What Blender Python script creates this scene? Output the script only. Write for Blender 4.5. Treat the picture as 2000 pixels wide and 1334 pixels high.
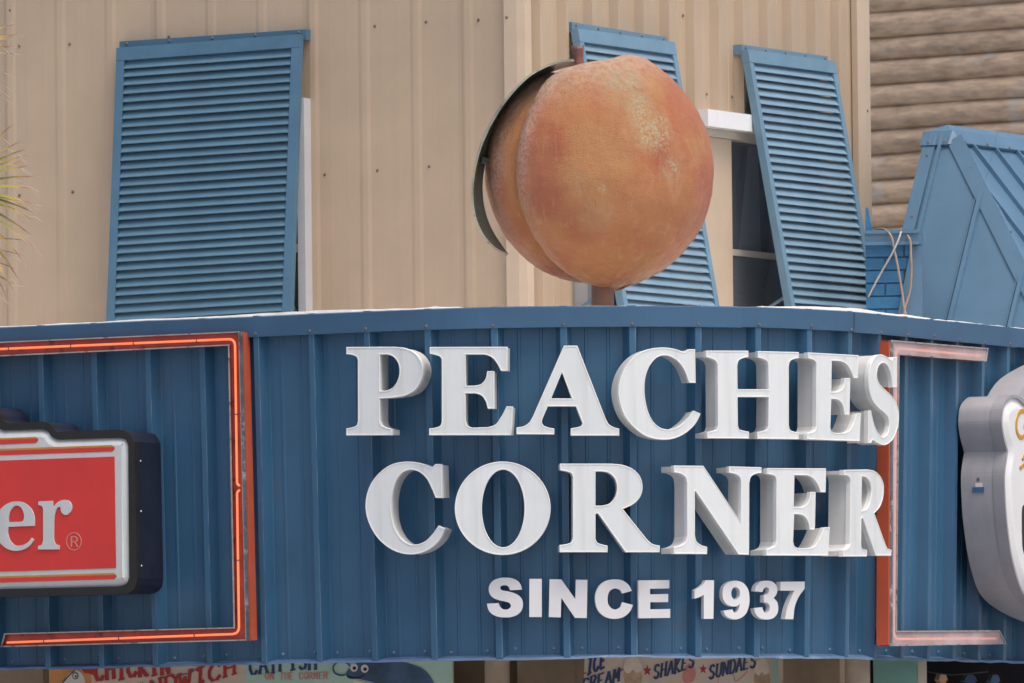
import bpy, math, random
from math import sin, cos, radians, pi, sqrt, exp
from mathutils import Vector, Matrix, noise
from mathutils.geometry import tessellate_polygon
random.seed(7)
for o in list(bpy.data.objects): bpy.data.objects.remove(o)
SC = bpy.context.scene
COL = SC.collection

# ------------------------------------------------------------------ camera, sky, sun, exposure
FPX = 20000.0                       # focal length in pixels of the 2000 px wide photograph
CAM = Vector((0, 0, 3.0))
PITCH, ROLL = math.atan((1640-667)/FPX), 0.011
FW = Vector((0, cos(PITCH), sin(PITCH))); U0 = Vector((0, -sin(PITCH), cos(PITCH))); R0 = Vector((1, 0, 0))
CR = cos(ROLL)*R0 - sin(ROLL)*U0
CU = cos(ROLL)*U0 + sin(ROLL)*R0
cd = bpy.data.cameras.new('camera'); co = bpy.data.objects.new('camera', cd); COL.objects.link(co)
m = Matrix.Identity(4)
for i, v in enumerate((CR, CU, -FW)):
    for j in range(3): m[j][i] = v[j]
m.translation = CAM; co.matrix_world = m
cd.sensor_width = 36; cd.lens = 36*FPX/2000; cd.clip_start = 1; cd.clip_end = 5000
cd.dof.use_dof = True; cd.dof.focus_distance = 47.2; cd.dof.aperture_fstop = 13
SC.camera = co
SUN_EL, SUN_AZ = radians(64), radians(40)        # azimuth to the right of straight-behind-the-camera
W = bpy.data.worlds.new('World'); SC.world = W; W.use_nodes = True
nt = W.node_tree; bg = nt.nodes['Background']
sk = nt.nodes.new('ShaderNodeTexSky'); sk.sky_type = 'NISHITA'; sk.sun_disc = False
sk.sun_elevation = SUN_EL; sk.sun_rotation = radians(180)-SUN_AZ
sk.air_density = 0.75; sk.dust_density = 6.0; sk.ozone_density = 0.0; sk.altitude = 0
nt.links.new(sk.outputs['Color'], bg.inputs['Color']); bg.inputs['Strength'].default_value = 0.15
sl = bpy.data.lights.new('sun', 'SUN'); sl.energy = 0.7; sl.angle = radians(26); sl.color = (1, .975, .94)
so = bpy.data.objects.new('sun', sl); COL.objects.link(so)
sdir = Vector((sin(SUN_AZ)*cos(SUN_EL), -cos(SUN_AZ)*cos(SUN_EL), sin(SUN_EL)))
so.rotation_euler = sdir.to_track_quat('Z', 'Y').to_euler()
so.location = (20, 20, 40)
vs = SC.view_settings; vs.view_transform = 'Standard'; vs.look = 'None'; vs.gamma = 1; vs.use_curve_mapping = False
vs.exposure = 0.46

# ------------------------------------------------------------------ helpers
def ray(px, py):
    return (FW + CR*((px-1000)/FPX) - CU*((py-667)/FPX)).normalized()
def at_y(px, py, Y):
    d = ray(px, py); return CAM + d*((Y-CAM.y)/d.y)
def proj(P):
    v = P-CAM; z = v.dot(FW); return 1000+FPX*v.dot(CR)/z, 667-FPX*v.dot(CU)/z

class Frame:
    """local x to the right along a wall, y into the wall, z up; th = how far the wall's face turns to the right"""
    def __init__(s, th, O):
        s.th = th; s.O = Vector(O); s.U = Vector((cos(th), sin(th), 0)); s.N = Vector((sin(th), -cos(th), 0)); s.Z = Vector((0, 0, 1))
    def mat(s):
        M = Matrix.Rotation(s.th, 4, 'Z'); M.translation = s.O; return M
    def xz(s, px, py, y=0.0):
        d = ray(px, py); p0 = s.O - s.N*y
        t = (p0-CAM).dot(s.N)/d.dot(s.N); P = CAM+d*t-s.O
        return P.dot(s.U), P.z
    def world(s, x, y, z):
        return s.O + s.U*x - s.N*y + s.Z*z

def tag(o, label=None, cat=None, group=None, kind=None):
    if label: o['label'] = label
    if cat: o['category'] = cat
    if group: o['group'] = group
    if kind: o['kind'] = kind
    return o
def thing(name, label, cat, M=None, group=None):
    o = bpy.data.objects.new(name, None); COL.objects.link(o); o.empty_display_size = .1
    if M is not None: o.matrix_world = M if isinstance(M, Matrix) else Matrix.Translation(M)
    return tag(o, label, cat, group)

class MB:
    def __init__(s): s.v = []; s.f = []; s.sm = []
    def quad(s, a, b, c, d, smooth=False):
        i = len(s.v); s.v += [a, b, c, d]; s.f.append((i, i+1, i+2, i+3)); s.sm.append(smooth)
    def box(s, x0, x1, y0, y1, z0, z1):
        i = len(s.v)
        s.v += [(x, y, z) for z in (z0, z1) for y in (y0, y1) for x in (x0, x1)]
        for f in ((0,2,3,1),(4,5,7,6),(0,1,5,4),(2,6,7,3),(0,4,6,2),(1,3,7,5)):
            s.f.append(tuple(i+k for k in f)); s.sm.append(False)
        return s
    def hexa(s, p):            # p: 4 bottom corners ccw then 4 top corners
        i = len(s.v); s.v += [tuple(q) for q in p]
        for f in ((3,2,1,0),(4,5,6,7),(0,1,5,4),(1,2,6,5),(2,3,7,6),(3,0,4,7)):
            s.f.append(tuple(i+k for k in f)); s.sm.append(False)
        return s
    def grid(s, rows, smooth=False, closed=False):
        i = len(s.v); n = len(rows[0])
        for r in rows: s.v += [tuple(p) for p in r]
        for a in range(len(rows)-1):
            for b in range(n if closed else n-1):
                b2 = (b+1) % n
                s.f.append((i+a*n+b, i+a*n+b2, i+(a+1)*n+b2, i+(a+1)*n+b)); s.sm.append(smooth)
        return s
    def cap(s, polys, y, flip=False):      # filled polygon with holes in the local xz plane
        pts = [[Vector((p[0], p[1], 0)) for p in pl] for pl in polys]
        tris = tessellate_polygon(pts); flat = [p for pl in polys for p in pl]
        i = len(s.v); s.v += [(p[0], y, p[1]) for p in flat]
        for t in tris:
            a, b, c = (flat[k] for k in t)
            area = (b[0]-a[0])*(c[1]-a[1])-(c[0]-a[0])*(b[1]-a[1])
            if abs(area) < 1e-12: continue
            t = t if (area > 0) != flip else t[::-1]
            s.f.append(tuple(i+k for k in t)); s.sm.append(False)
        return s
    def wall(s, poly, y0, y1, hole=False, smooth=False):
        n = len(poly); i = len(s.v)
        s.v += [(p[0], y0, p[1]) for p in poly]+[(p[0], y1, p[1]) for p in poly]
        for k in range(n):
            k2 = (k+1) % n; s.f.append((i+k, i+n+k, i+n+k2, i+k2)); s.sm.append(smooth)
        return s
    def prism(s, polys, y0, y1, back=True):
        s.cap(polys, y0)
        for k, p in enumerate(polys): s.wall(p, y0, y1)
        if back: s.cap(polys, y1, True)
        return s
    def tube(s, pts, r, n=8, cap=True, rfun=None):
        pts = [Vector(p) for p in pts]; rows = []
        up = None
        for k, p in enumerate(pts):
            t = (pts[min(k+1, len(pts)-1)]-pts[max(k-1, 0)]).normalized()
            if up is None:
                up = Vector((0, 0, 1)) if abs(t.z) < .9 else Vector((1, 0, 0))
            a = t.cross(up).normalized(); b = a.cross(t).normalized(); up = b
            rr = r if rfun is None else r*rfun(k/(len(pts)-1))
            rows.append([p+a*(rr*cos(2*pi*j/n))+b*(rr*sin(2*pi*j/n)) for j in range(n)])
        s.grid(rows, True, True)
        if cap:
            for row, fl in ((rows[0], False), (rows[-1], True)):
                i = len(s.v); s.v += [tuple(p) for p in row]
                s.f.append(tuple(range(i, i+n)) if fl else tuple(reversed(range(i, i+n)))); s.sm.append(False)
        return s
    def mesh(s, name, mats, mi=None):
        me = bpy.data.meshes.new(name); me.from_pydata([tuple(v) for v in s.v], [], s.f); me.update()
        for mt in (mats if isinstance(mats, (list, tuple)) else [mats]): me.materials.append(mt)
        me.polygons.foreach_set('use_smooth', s.sm)
        if mi: me.polygons.foreach_set('material_index', mi)
        return me
    def build(s, name, mats, parent=None, kind=None, mi=None):
        o = bpy.data.objects.new(name, s.mesh(name, mats, mi)); COL.objects.link(o)
        if parent is not None: o.parent = parent
        if kind: o['kind'] = kind
        return o
def inst(name, me, parent, loc=(0, 0, 0)):
    o = bpy.data.objects.new(name, me); COL.objects.link(o); o.parent = parent; o.location = loc; return o
def recalc(o):
    import bmesh
    b = bmesh.new(); b.from_mesh(o.data); bmesh.ops.remove_doubles(b, verts=b.verts, dist=1e-5); bmesh.ops.recalc_face_normals(b, faces=b.faces); b.to_mesh(o.data); b.free(); return o

def path(tokens, step=6):
    """closed outline; 3-tuples (x, y, 1) are points on a smooth curve, 2-tuples are corners"""
    n = len(tokens); out = []
    P = [(t[0], t[1]) for t in tokens]; S = [len(t) > 2 for t in tokens]
    for i in range(n):
        j = (i+1) % n; out.append(P[i])
        if not S[i] and not S[j]: continue
        p1, p2 = P[i], P[j]
        p0 = P[i-1] if S[i] else (2*p1[0]-p2[0], 2*p1[1]-p2[1])
        p3 = P[(j+1) % n] if S[j] else (2*p2[0]-p1[0], 2*p2[1]-p1[1])
        d = sqrt((p2[0]-p1[0])**2+(p2[1]-p1[1])**2)
        # bounded tangents so uneven spacing does not overshoot
        def tan(a, b, c):
            l1 = sqrt((b[0]-a[0])**2+(b[1]-a[1])**2)+1e-9; l2 = sqrt((c[0]-b[0])**2+(c[1]-b[1])**2)+1e-9
            tx = (b[0]-a[0])/l1*l2/(l1+l2)+(c[0]-b[0])/l2*l1/(l1+l2); ty = (b[1]-a[1])/l1*l2/(l1+l2)+(c[1]-b[1])/l2*l1/(l1+l2)
            return tx*d, ty*d
        m1 = tan(p0, p1, p2); m2 = tan(p1, p2, p3)
        for k in range(1, step):
            t = k/step; a = 2*t**3-3*t*t+1; b = t**3-2*t*t+t; c = -2*t**3+3*t*t; e = t**3-t*t
            out.append((a*p1[0]+b*m1[0]+c*p2[0]+e*m2[0], a*p1[1]+b*m1[1]+c*p2[1]+e*m2[1]))
    return out
def ellipse(cx, cy, rx, ry, n=64):
    return [(cx+rx*cos(2*pi*k/n), cy+ry*sin(2*pi*k/n)) for k in range(n)]
def area(p): return sum(p[i-1][0]*p[i][1]-p[i][0]*p[i-1][1] for i in range(len(p)))/2
def ccw(p): return p if area(p) > 0 else p[::-1]
def cw(p): return p if area(p) < 0 else p[::-1]
def dedupe(p, eps=1e-5):
    q = [p[0]]
    for a in p[1:]:
        if abs(a[0]-q[-1][0])+abs(a[1]-q[-1][1]) > eps: q.append(a)
    if abs(q[0][0]-q[-1][0])+abs(q[0][1]-q[-1][1]) < eps: q.pop()
    return q
def inset(p, d):
    """move an outline to its left (inwards for ccw outlines, into the material for cw holes)"""
    n = len(p); out = []
    for i in range(n):
        a, b, c = p[i-1], p[i], p[(i+1) % n]
        l1 = sqrt((b[0]-a[0])**2+(b[1]-a[1])**2)+1e-12; l2 = sqrt((c[0]-b[0])**2+(c[1]-b[1])**2)+1e-12
        n1 = (-(b[1]-a[1])/l1, (b[0]-a[0])/l1); n2 = (-(c[1]-b[1])/l2, (c[0]-b[0])/l2)
        k = 1+n1[0]*n2[0]+n1[1]*n2[1]; k = max(k, .45)
        out.append((b[0]+d*(n1[0]+n2[0])/k, b[1]+d*(n1[1]+n2[1])/k))
    return out

# ------------------------------------------------------------------ materials
def pm(name, col, rough=.5, var=.08, scale=4, bump=0, bscale=60, spec=.5, stretch=(1, 1, 1), metal=0, spots=None, rand=0, coat=0, streak=None):
    M = bpy.data.materials.new(name); M.use_nodes = True; t = M.node_tree; N = t.nodes; L = t.links
    b = N['Principled BSDF']; b.inputs['Roughness'].default_value = rough; b.inputs['Metallic'].default_value = metal
    b.inputs['Specular IOR Level'].default_value = spec; b.inputs['Coat Weight'].default_value = coat
    tc = N.new('ShaderNodeTexCoord'); mp = N.new('ShaderNodeMapping'); mp.inputs['Scale'].default_value = stretch
    L.new(tc.outputs['Object'], mp.inputs['Vector'])
    nz = N.new('ShaderNodeTexNoise'); nz.inputs['Scale'].default_value = scale; nz.inputs['Detail'].default_value = 7; nz.inputs['Roughness'].default_value = .6
    L.new(mp.outputs['Vector'], nz.inputs['Vector'])
    r = N.new('ShaderNodeValToRGB'); r.color_ramp.elements[0].position = .3; r.color_ramp.elements[1].position = .7
    r.color_ramp.elements[0].color = [c*(1-var) for c in col]+[1]; r.color_ramp.elements[1].color = [min(1, c*(1+var)) for c in col]+[1]
    L.new(nz.outputs['Fac'], r.inputs['Fac']); out = r.outputs['Color']
    def mixin(fac, c2, out):
        mx = N.new('ShaderNodeMix'); mx.data_type = 'RGBA'
        L.new(fac, mx.inputs['Factor']); L.new(out, mx.inputs['A']); mx.inputs['B'].default_value = list(c2)+[1]
        return mx.outputs['Result']
    if spots:      # (colour, scale, threshold, strength)
        for c2, sc2, th, st in spots:
            n2 = N.new('ShaderNodeTexNoise'); n2.inputs['Scale'].default_value = sc2; n2.inputs['Detail'].default_value = 9; n2.inputs['Roughness'].default_value = .7
            L.new(tc.outputs['Object'], n2.inputs['Vector'])
            mr = N.new('ShaderNodeMapRange'); mr.inputs['From Min'].default_value = th; mr.inputs['From Max'].default_value = th+.08; mr.inputs['To Max'].default_value = st
            L.new(n2.outputs['Fac'], mr.inputs['Value']); out = mixin(mr.outputs['Result'], c2, out)
    if streak:     # vertical run-down stains (colour, strength)
        mp2 = N.new('ShaderNodeMapping'); mp2.inputs['Scale'].default_value = (9, 9, .35); L.new(tc.outputs['Object'], mp2.inputs['Vector'])
        n3 = N.new('ShaderNodeTexNoise'); n3.inputs['Scale'].default_value = 2.2; n3.inputs['Detail'].default_value = 6; L.new(mp2.outputs['Vector'], n3.inputs['Vector'])
        mr = N.new('ShaderNodeMapRange'); mr.inputs['From Min'].default_value = .5; mr.inputs['From Max'].default_value = .75; mr.inputs['To Max'].default_value = streak[1]
        L.new(n3.outputs['Fac'], mr.inputs['Value']); out = mixin(mr.outputs['Result'], streak[0], out)
    if rand:
        oi = N.new('ShaderNodeObjectInfo'); mr = N.new('ShaderNodeMapRange'); mr.inputs['To Min'].default_value = 1-rand; mr.inputs['To Max'].default_value = 1+rand
        L.new(oi.outputs['Random'], mr.inputs['Value']); hv = N.new('ShaderNodeHueSaturation'); L.new(mr.outputs['Result'], hv.inputs['Value']); L.new(out, hv.inputs['Color']); out = hv.outputs['Color']
    L.new(out, b.inputs['Base Color'])
    if bump:
        n4 = N.new('ShaderNodeTexNoise'); n4.inputs['Scale'].default_value = bscale; n4.inputs['Detail'].default_value = 5
        L.new(mp.outputs['Vector'], n4.inputs['Vector'])
        bp = N.new('ShaderNodeBump'); bp.inputs['Strength'].default_value = bump; bp.inputs['Distance'].default_value = .01
        L.new(n4.outputs['Fac'], bp.inputs['Height']); L.new(bp.outputs['Normal'], b.inputs['Normal'])
    return M
def emis(M, col, st):
    b = M.node_tree.nodes['Principled BSDF']; b.inputs['Emission Color'].default_value = list(col)+[1]; b.inputs['Emission Strength'].default_value = st; return M

m_blue = pm('blue_siding_paint', (.037, .115, .210), .36, .10, 3, .12, 7, .45, rand=.05, streak=((.030, .10, .185), .4), spots=[((.13, .2, .3), 26, .72, .5), ((.075, .10, .13), 3.1, .60, .4), ((.10, .075, .06), 17, .74, .45)])
def add_wear_and_light(M):
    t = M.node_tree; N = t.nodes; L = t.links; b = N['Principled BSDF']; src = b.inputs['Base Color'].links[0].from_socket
    at = N.new('ShaderNodeAttribute'); at.attribute_name = 'wear_and_light'; tc = N.new('ShaderNodeTexCoord')
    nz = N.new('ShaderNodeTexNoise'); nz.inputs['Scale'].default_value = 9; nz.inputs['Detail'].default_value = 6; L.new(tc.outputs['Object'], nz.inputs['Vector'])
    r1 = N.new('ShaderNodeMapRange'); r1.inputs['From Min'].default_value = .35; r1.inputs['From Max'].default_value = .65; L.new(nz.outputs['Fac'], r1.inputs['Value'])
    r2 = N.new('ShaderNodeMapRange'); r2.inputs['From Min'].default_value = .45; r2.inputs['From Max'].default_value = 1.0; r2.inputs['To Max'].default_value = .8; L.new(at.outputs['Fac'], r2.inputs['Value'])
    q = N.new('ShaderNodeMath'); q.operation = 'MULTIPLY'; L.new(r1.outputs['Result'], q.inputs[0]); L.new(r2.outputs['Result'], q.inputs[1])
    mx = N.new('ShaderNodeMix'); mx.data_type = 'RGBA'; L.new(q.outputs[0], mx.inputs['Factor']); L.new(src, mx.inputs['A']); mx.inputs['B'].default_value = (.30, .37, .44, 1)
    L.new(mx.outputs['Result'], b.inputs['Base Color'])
add_wear_and_light(m_blue)
m_lip = pm('worn_blue_lip_paint', (.105, .175, .30), .4, .2, 5, .3, 9, .5, spots=[((.28, .34, .42), 7, .58, .55), ((.05, .07, .12), 11, .66, .6)])
m_cap = pm('blue_cap_paint', (.043, .110, .200), .45, .10, 4, .10, 6, .4, rand=.05, spots=[((.1, .12, .15), 18, .70, .4)])
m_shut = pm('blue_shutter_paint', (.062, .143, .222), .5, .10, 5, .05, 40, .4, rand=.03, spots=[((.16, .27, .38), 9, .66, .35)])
m_slat = pm('skylit_blue_slat_paint', (.080, .165, .237), .5, .10, 5, .05, 40, .4, rand=.06, spots=[((.17, .26, .33), 7, .64, .5)])  # lighter than the frame: light from above put into the slat colour
m_shutlit = pm('lit_side_shutter_paint', (.130, .235, .325), .5, .10, 5, .05, 40, .4, rand=.03, spots=[((.2, .3, .37), 9, .66, .35)])  # lighter copy of the shutter paint, right wall's extra light put into colour
m_slatlit = pm('lit_side_slat_paint', (.165, .27, .36), .5, .10, 5, .05, 40, .4, rand=.07, spots=[((.30, .38, .42), 7, .62, .5)])  # slat version, likewise brightened in colour for the lit side
m_roof = pm('blue_roof_paint', (.085, .170, .262), .42, .10, 3, .25, 3.5, .4, rand=.03, streak=((.08, .175, .27), .4))
m_tan = pm('tan_siding_paint', (.43, .338, .245), .32, .05, 3, .06, 5, .4, rand=.02, streak=((.40, .32, .245), .5))
m_tantrim = pm('tan_trim_paint', (.52, .42, .315), .45, .05, 5, .1, 6, .4)
m_white = pm('white_acrylic', (.655, .70, .71), .28, .035, 6, .02, 20, .5, streak=((.50, .51, .50), .45))
m_trimcap = pm('white_trim_cap', (.74, .755, .745), .35, .04, 14, 0, 50, .4, spots=[((.62, .56, .46), 30, .74, .3)])
m_ret = pm('white_letter_return', (.60, .615, .61), .42, .06, 5, .03, 30, .4, streak=((.5, .45, .38), .35))
m_small = pm('white_cut_letter', (.70, .71, .72), .45, .03, 8, 0, 50, .3)
m_screw = pm('rusty_screw', (.16, .12, .11), .5, .4, 90, 0, 50, .5, metal=.3)
m_screwb = pm('painted_screw', (.13, .2, .28), .4, .3, 60)
m_membrane = pm('white_roof_coating', (.78, .76, .72), .6, .1, 14, .5, 30)
m_whitewin = pm('white_window_frame', (.46, .49, .52), .45, .05, 6)
m_headwhite = pm('white_head_trim', (.72, .74, .76), .45, .05, 6)
m_cream = pm('cream_window_frame', (.52, .47, .40), .5, .06, 6)
m_dark = pm('dark_interior', (.05, .05, .053), .8, .3, 2)
m_void = pm('shop_shade_black', (.010, .010, .012), .9, .3, 2, spec=.1)  # near-black colour carries the shade inside the shop
m_screen = pm('window_screen', (.065, .065, .062), .6, .15, 3)
m_reflection = pm('pale_reflection', (.86, .84, .90), .8, .08, 3, .2, 8, .1)
m_orange = pm('orange_channel_paint', (.50, .095, .045), .42, .1, 6, .06, 20, .4, streak=((.45, .07, .025), .4), spots=[((.2, .05, .03), 30, .70, .5)])
m_redin = pm('red_channel_inside', (.40, .075, .055), .4, .25, 7, .1, 20, .4, spots=[((.05, .028, .025), 15, .57, .75)])
m_silver = pm('worn_metal_edge', (.42, .41, .39), .45, .25, 18, .2, 40, .5, metal=.4, spots=[((.05, .06, .08), 15, .55, .8)])
m_edge = pm('dark_weathered_metal', (.11, .13, .15), .5, .4, 9, .3, 30, .5, metal=.2, spots=[((.45, .46, .45), 10, .55, .9)])
m_navy = pm('navy_sign_can', (.014, .018, .036), .45, .2, 6, .03, 30, .4)
m_black = pm('black_sign_rim', (.018, .018, .018), .5, .2, 10, .05, 40, .4)
m_face = pm('white_sign_face', (.57, .61, .61), .25, .06, 4, .02, 30, .5, streak=((.42, .44, .43), .3))
m_red = pm('red_sign_panel', (.64, .042, .036), .32, .08, 3, .02, 30, .5)
m_gold = pm('gold_line', (.50, .26, .03), .45, .1, 10)
m_pink = pm('pink_mark', (.62, .25, .22), .5, .1, 10)
m_grey = pm('grey_sign_can', (.36, .36, .385), .38, .05, 4, .03, 20, .5, streak=((.26, .25, .25), .3))
m_greyd = pm('grey_sign_retainer', (.30, .30, .325), .4, .05, 4)
m_facew = pm('white_sign_front', (.70, .72, .73), .25, .04, 4)
m_sticker = pm('blue_sticker', (.05, .12, .26), .5, .2, 60)
m_log = pm('weathered_log', (.45, .34, .245), .8, .35, 6, .8, 12, .2, stretch=(.8, 3.2, 3.2), rand=.12, spots=[((.47, .34, .20), 2.3, .54, .45), ((.46, .45, .44), 3.1, .56, .5), ((.05, .035, .03), 5, .73, .8)])
m_brick = pm('blue_painted_brick', (.028, .14, .29), .5, .15, 8, .5, 30, .4, rand=.12)
m_mortar = pm('blue_painted_mortar', (.035, .15, .28), .7, .15, 12)
m_cable = pm('tan_cable', (.34, .25, .19), .6, .2, 12)
m_cabled = pm('grey_cable', (.42, .40, .38), .6, .2, 12)
m_pole = pm('brown_pole', (.17, .085, .062), .5, .2, 6, .1, 20)
m_stem = pm('brown_peach_stem', (.17, .075, .06), .4, .3, 20, .5, 40, .5)
m_leaf = pm('dark_green_leaf_paint', (.085, .105, .092), .22, .3, 5, .08, 9, .45, spots=[((.20, .20, .18), 3, .6, .35)])
m_leafe = pm('leaf_pale_top', (.27, .29, .23), .5, .3, 9, .3, 24, .4, spots=[((.08, .13, .1), 16, .55, .7)])  # paler than the leaf face; upper outer side and edges
m_store = pm('brown_store_wall', (.22, .165, .11), .7, .2, 4, .3, 20, .3)
m_pipe = pm('tan_drain_pipe', (.40, .32, .24), .5, .12, 6)
m_cboard = pm('cream_mural_board', (.62, .53, .44), .5, .07, 3, 0, 9, .3, spots=[((.45, .62, .55), 1.2, .55, .35)])
m_mboard = pm('mint_mural_board', (.42, .62, .55), .5, .07, 3)
m_tred = pm('mural_red', (.40, .028, .03), .55, .15, 12)
m_tnavy = pm('mural_navy', (.03, .06, .15), .55, .15, 12)
m_tpink = pm('mural_pink', (.62, .25, .22), .55, .15, 12)
m_twhite = pm('mural_white', (.70, .68, .64), .55, .1, 12)
m_fish = pm('mural_fish_blue', (.05, .10, .19), .55, .5, 6)
m_torange = pm('mural_orange', (.65, .30, .10), .55, .2, 4)
m_mint = pm('mint_panel', (.20, .42, .36), .5, .08, 4)
m_cone = pm('mural_cone', (.48, .33, .22), .55, .3, 14)
m_cream2 = pm('mural_cream', (.72, .62, .52), .55, .12, 20)
m_trunk = pm('palm_trunk', (.17, .13, .09), .85, .3, 8, .8, 14)
m_ground = pm('concrete_lot', (.33, .335, .335), .85, .12, .6, .2, 20)

def m_tubemat():
    M = pm('neon_tube_glass', (.9, .3, .12), .3, .02, 5); return emis(M, (1.0, .18, .075), .52)
m_tube = m_tubemat()
m_tube2 = emis(pm('neon_tube_glass_dim', (.9, .35, .2), .3, .02, 5), (1.0, .32, .2), .42)

def m_glass(name, tint, mix, rough=.05):
    M = bpy.data.materials.new(name); M.use_nodes = True; t = M.node_tree; N = t.nodes; L = t.links
    N.remove(N['Principled BSDF']); o = N['Material Output']
    tr = N.new('ShaderNodeBsdfTransparent'); tr.inputs['Color'].default_value = list(tint)+[1]
    gl = N.new('ShaderNodeBsdfGlossy'); gl.inputs['Roughness'].default_value = rough
    mx = N.new('ShaderNodeMixShader'); mx.inputs['Fac'].default_value = mix
    df = N.new('ShaderNodeBsdfDiffuse'); df.inputs['Color'].default_value = (.33, .36, .40, 1); m2 = N.new('ShaderNodeMixShader'); m2.inputs['Fac'].default_value = .22
    L.new(tr.outputs[0], mx.inputs[1]); L.new(gl.outputs[0], mx.inputs[2]); L.new(mx.outputs[0], m2.inputs[1]); L.new(df.outputs[0], m2.inputs[2]); L.new(m2.outputs[0], o.inputs['Surface']); return M
m_pane = m_glass('window_glass', (.85, .88, .92), .3)
def m_cover():
    M = bpy.data.materials.new('hazy_plastic_cover'); M.use_nodes = True; t = M.node_tree; N = t.nodes; L = t.links
    b = N['Principled BSDF']; o = N['Material Output']
    b.inputs['Base Color'].default_value = (.62, .50, .51, 1); b.inputs['Roughness'].default_value = .25
    tr = N.new('ShaderNodeBsdfTransparent'); mx = N.new('ShaderNodeMixShader')
    tc = N.new('ShaderNodeTexCoord'); nz = N.new('ShaderNodeTexNoise'); nz.inputs['Scale'].default_value = 5; nz.inputs['Detail'].default_value = 6
    L.new(tc.outputs['Object'], nz.inputs['Vector'])
    mr = N.new('ShaderNodeMapRange'); mr.inputs['From Min'].default_value = .3; mr.inputs['From Max'].default_value = .7; mr.inputs['To Min'].default_value = .50; mr.inputs['To Max'].default_value = .80
    L.new(nz.outputs['Fac'], mr.inputs['Value']); L.new(mr.outputs['Result'], mx.inputs['Fac'])
    L.new(tr.outputs[0], mx.inputs[1]); L.new(b.outputs[0], mx.inputs[2]); L.new(mx.outputs[0], o.inputs['Surface']); return M
m_cov = m_cover()

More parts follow.
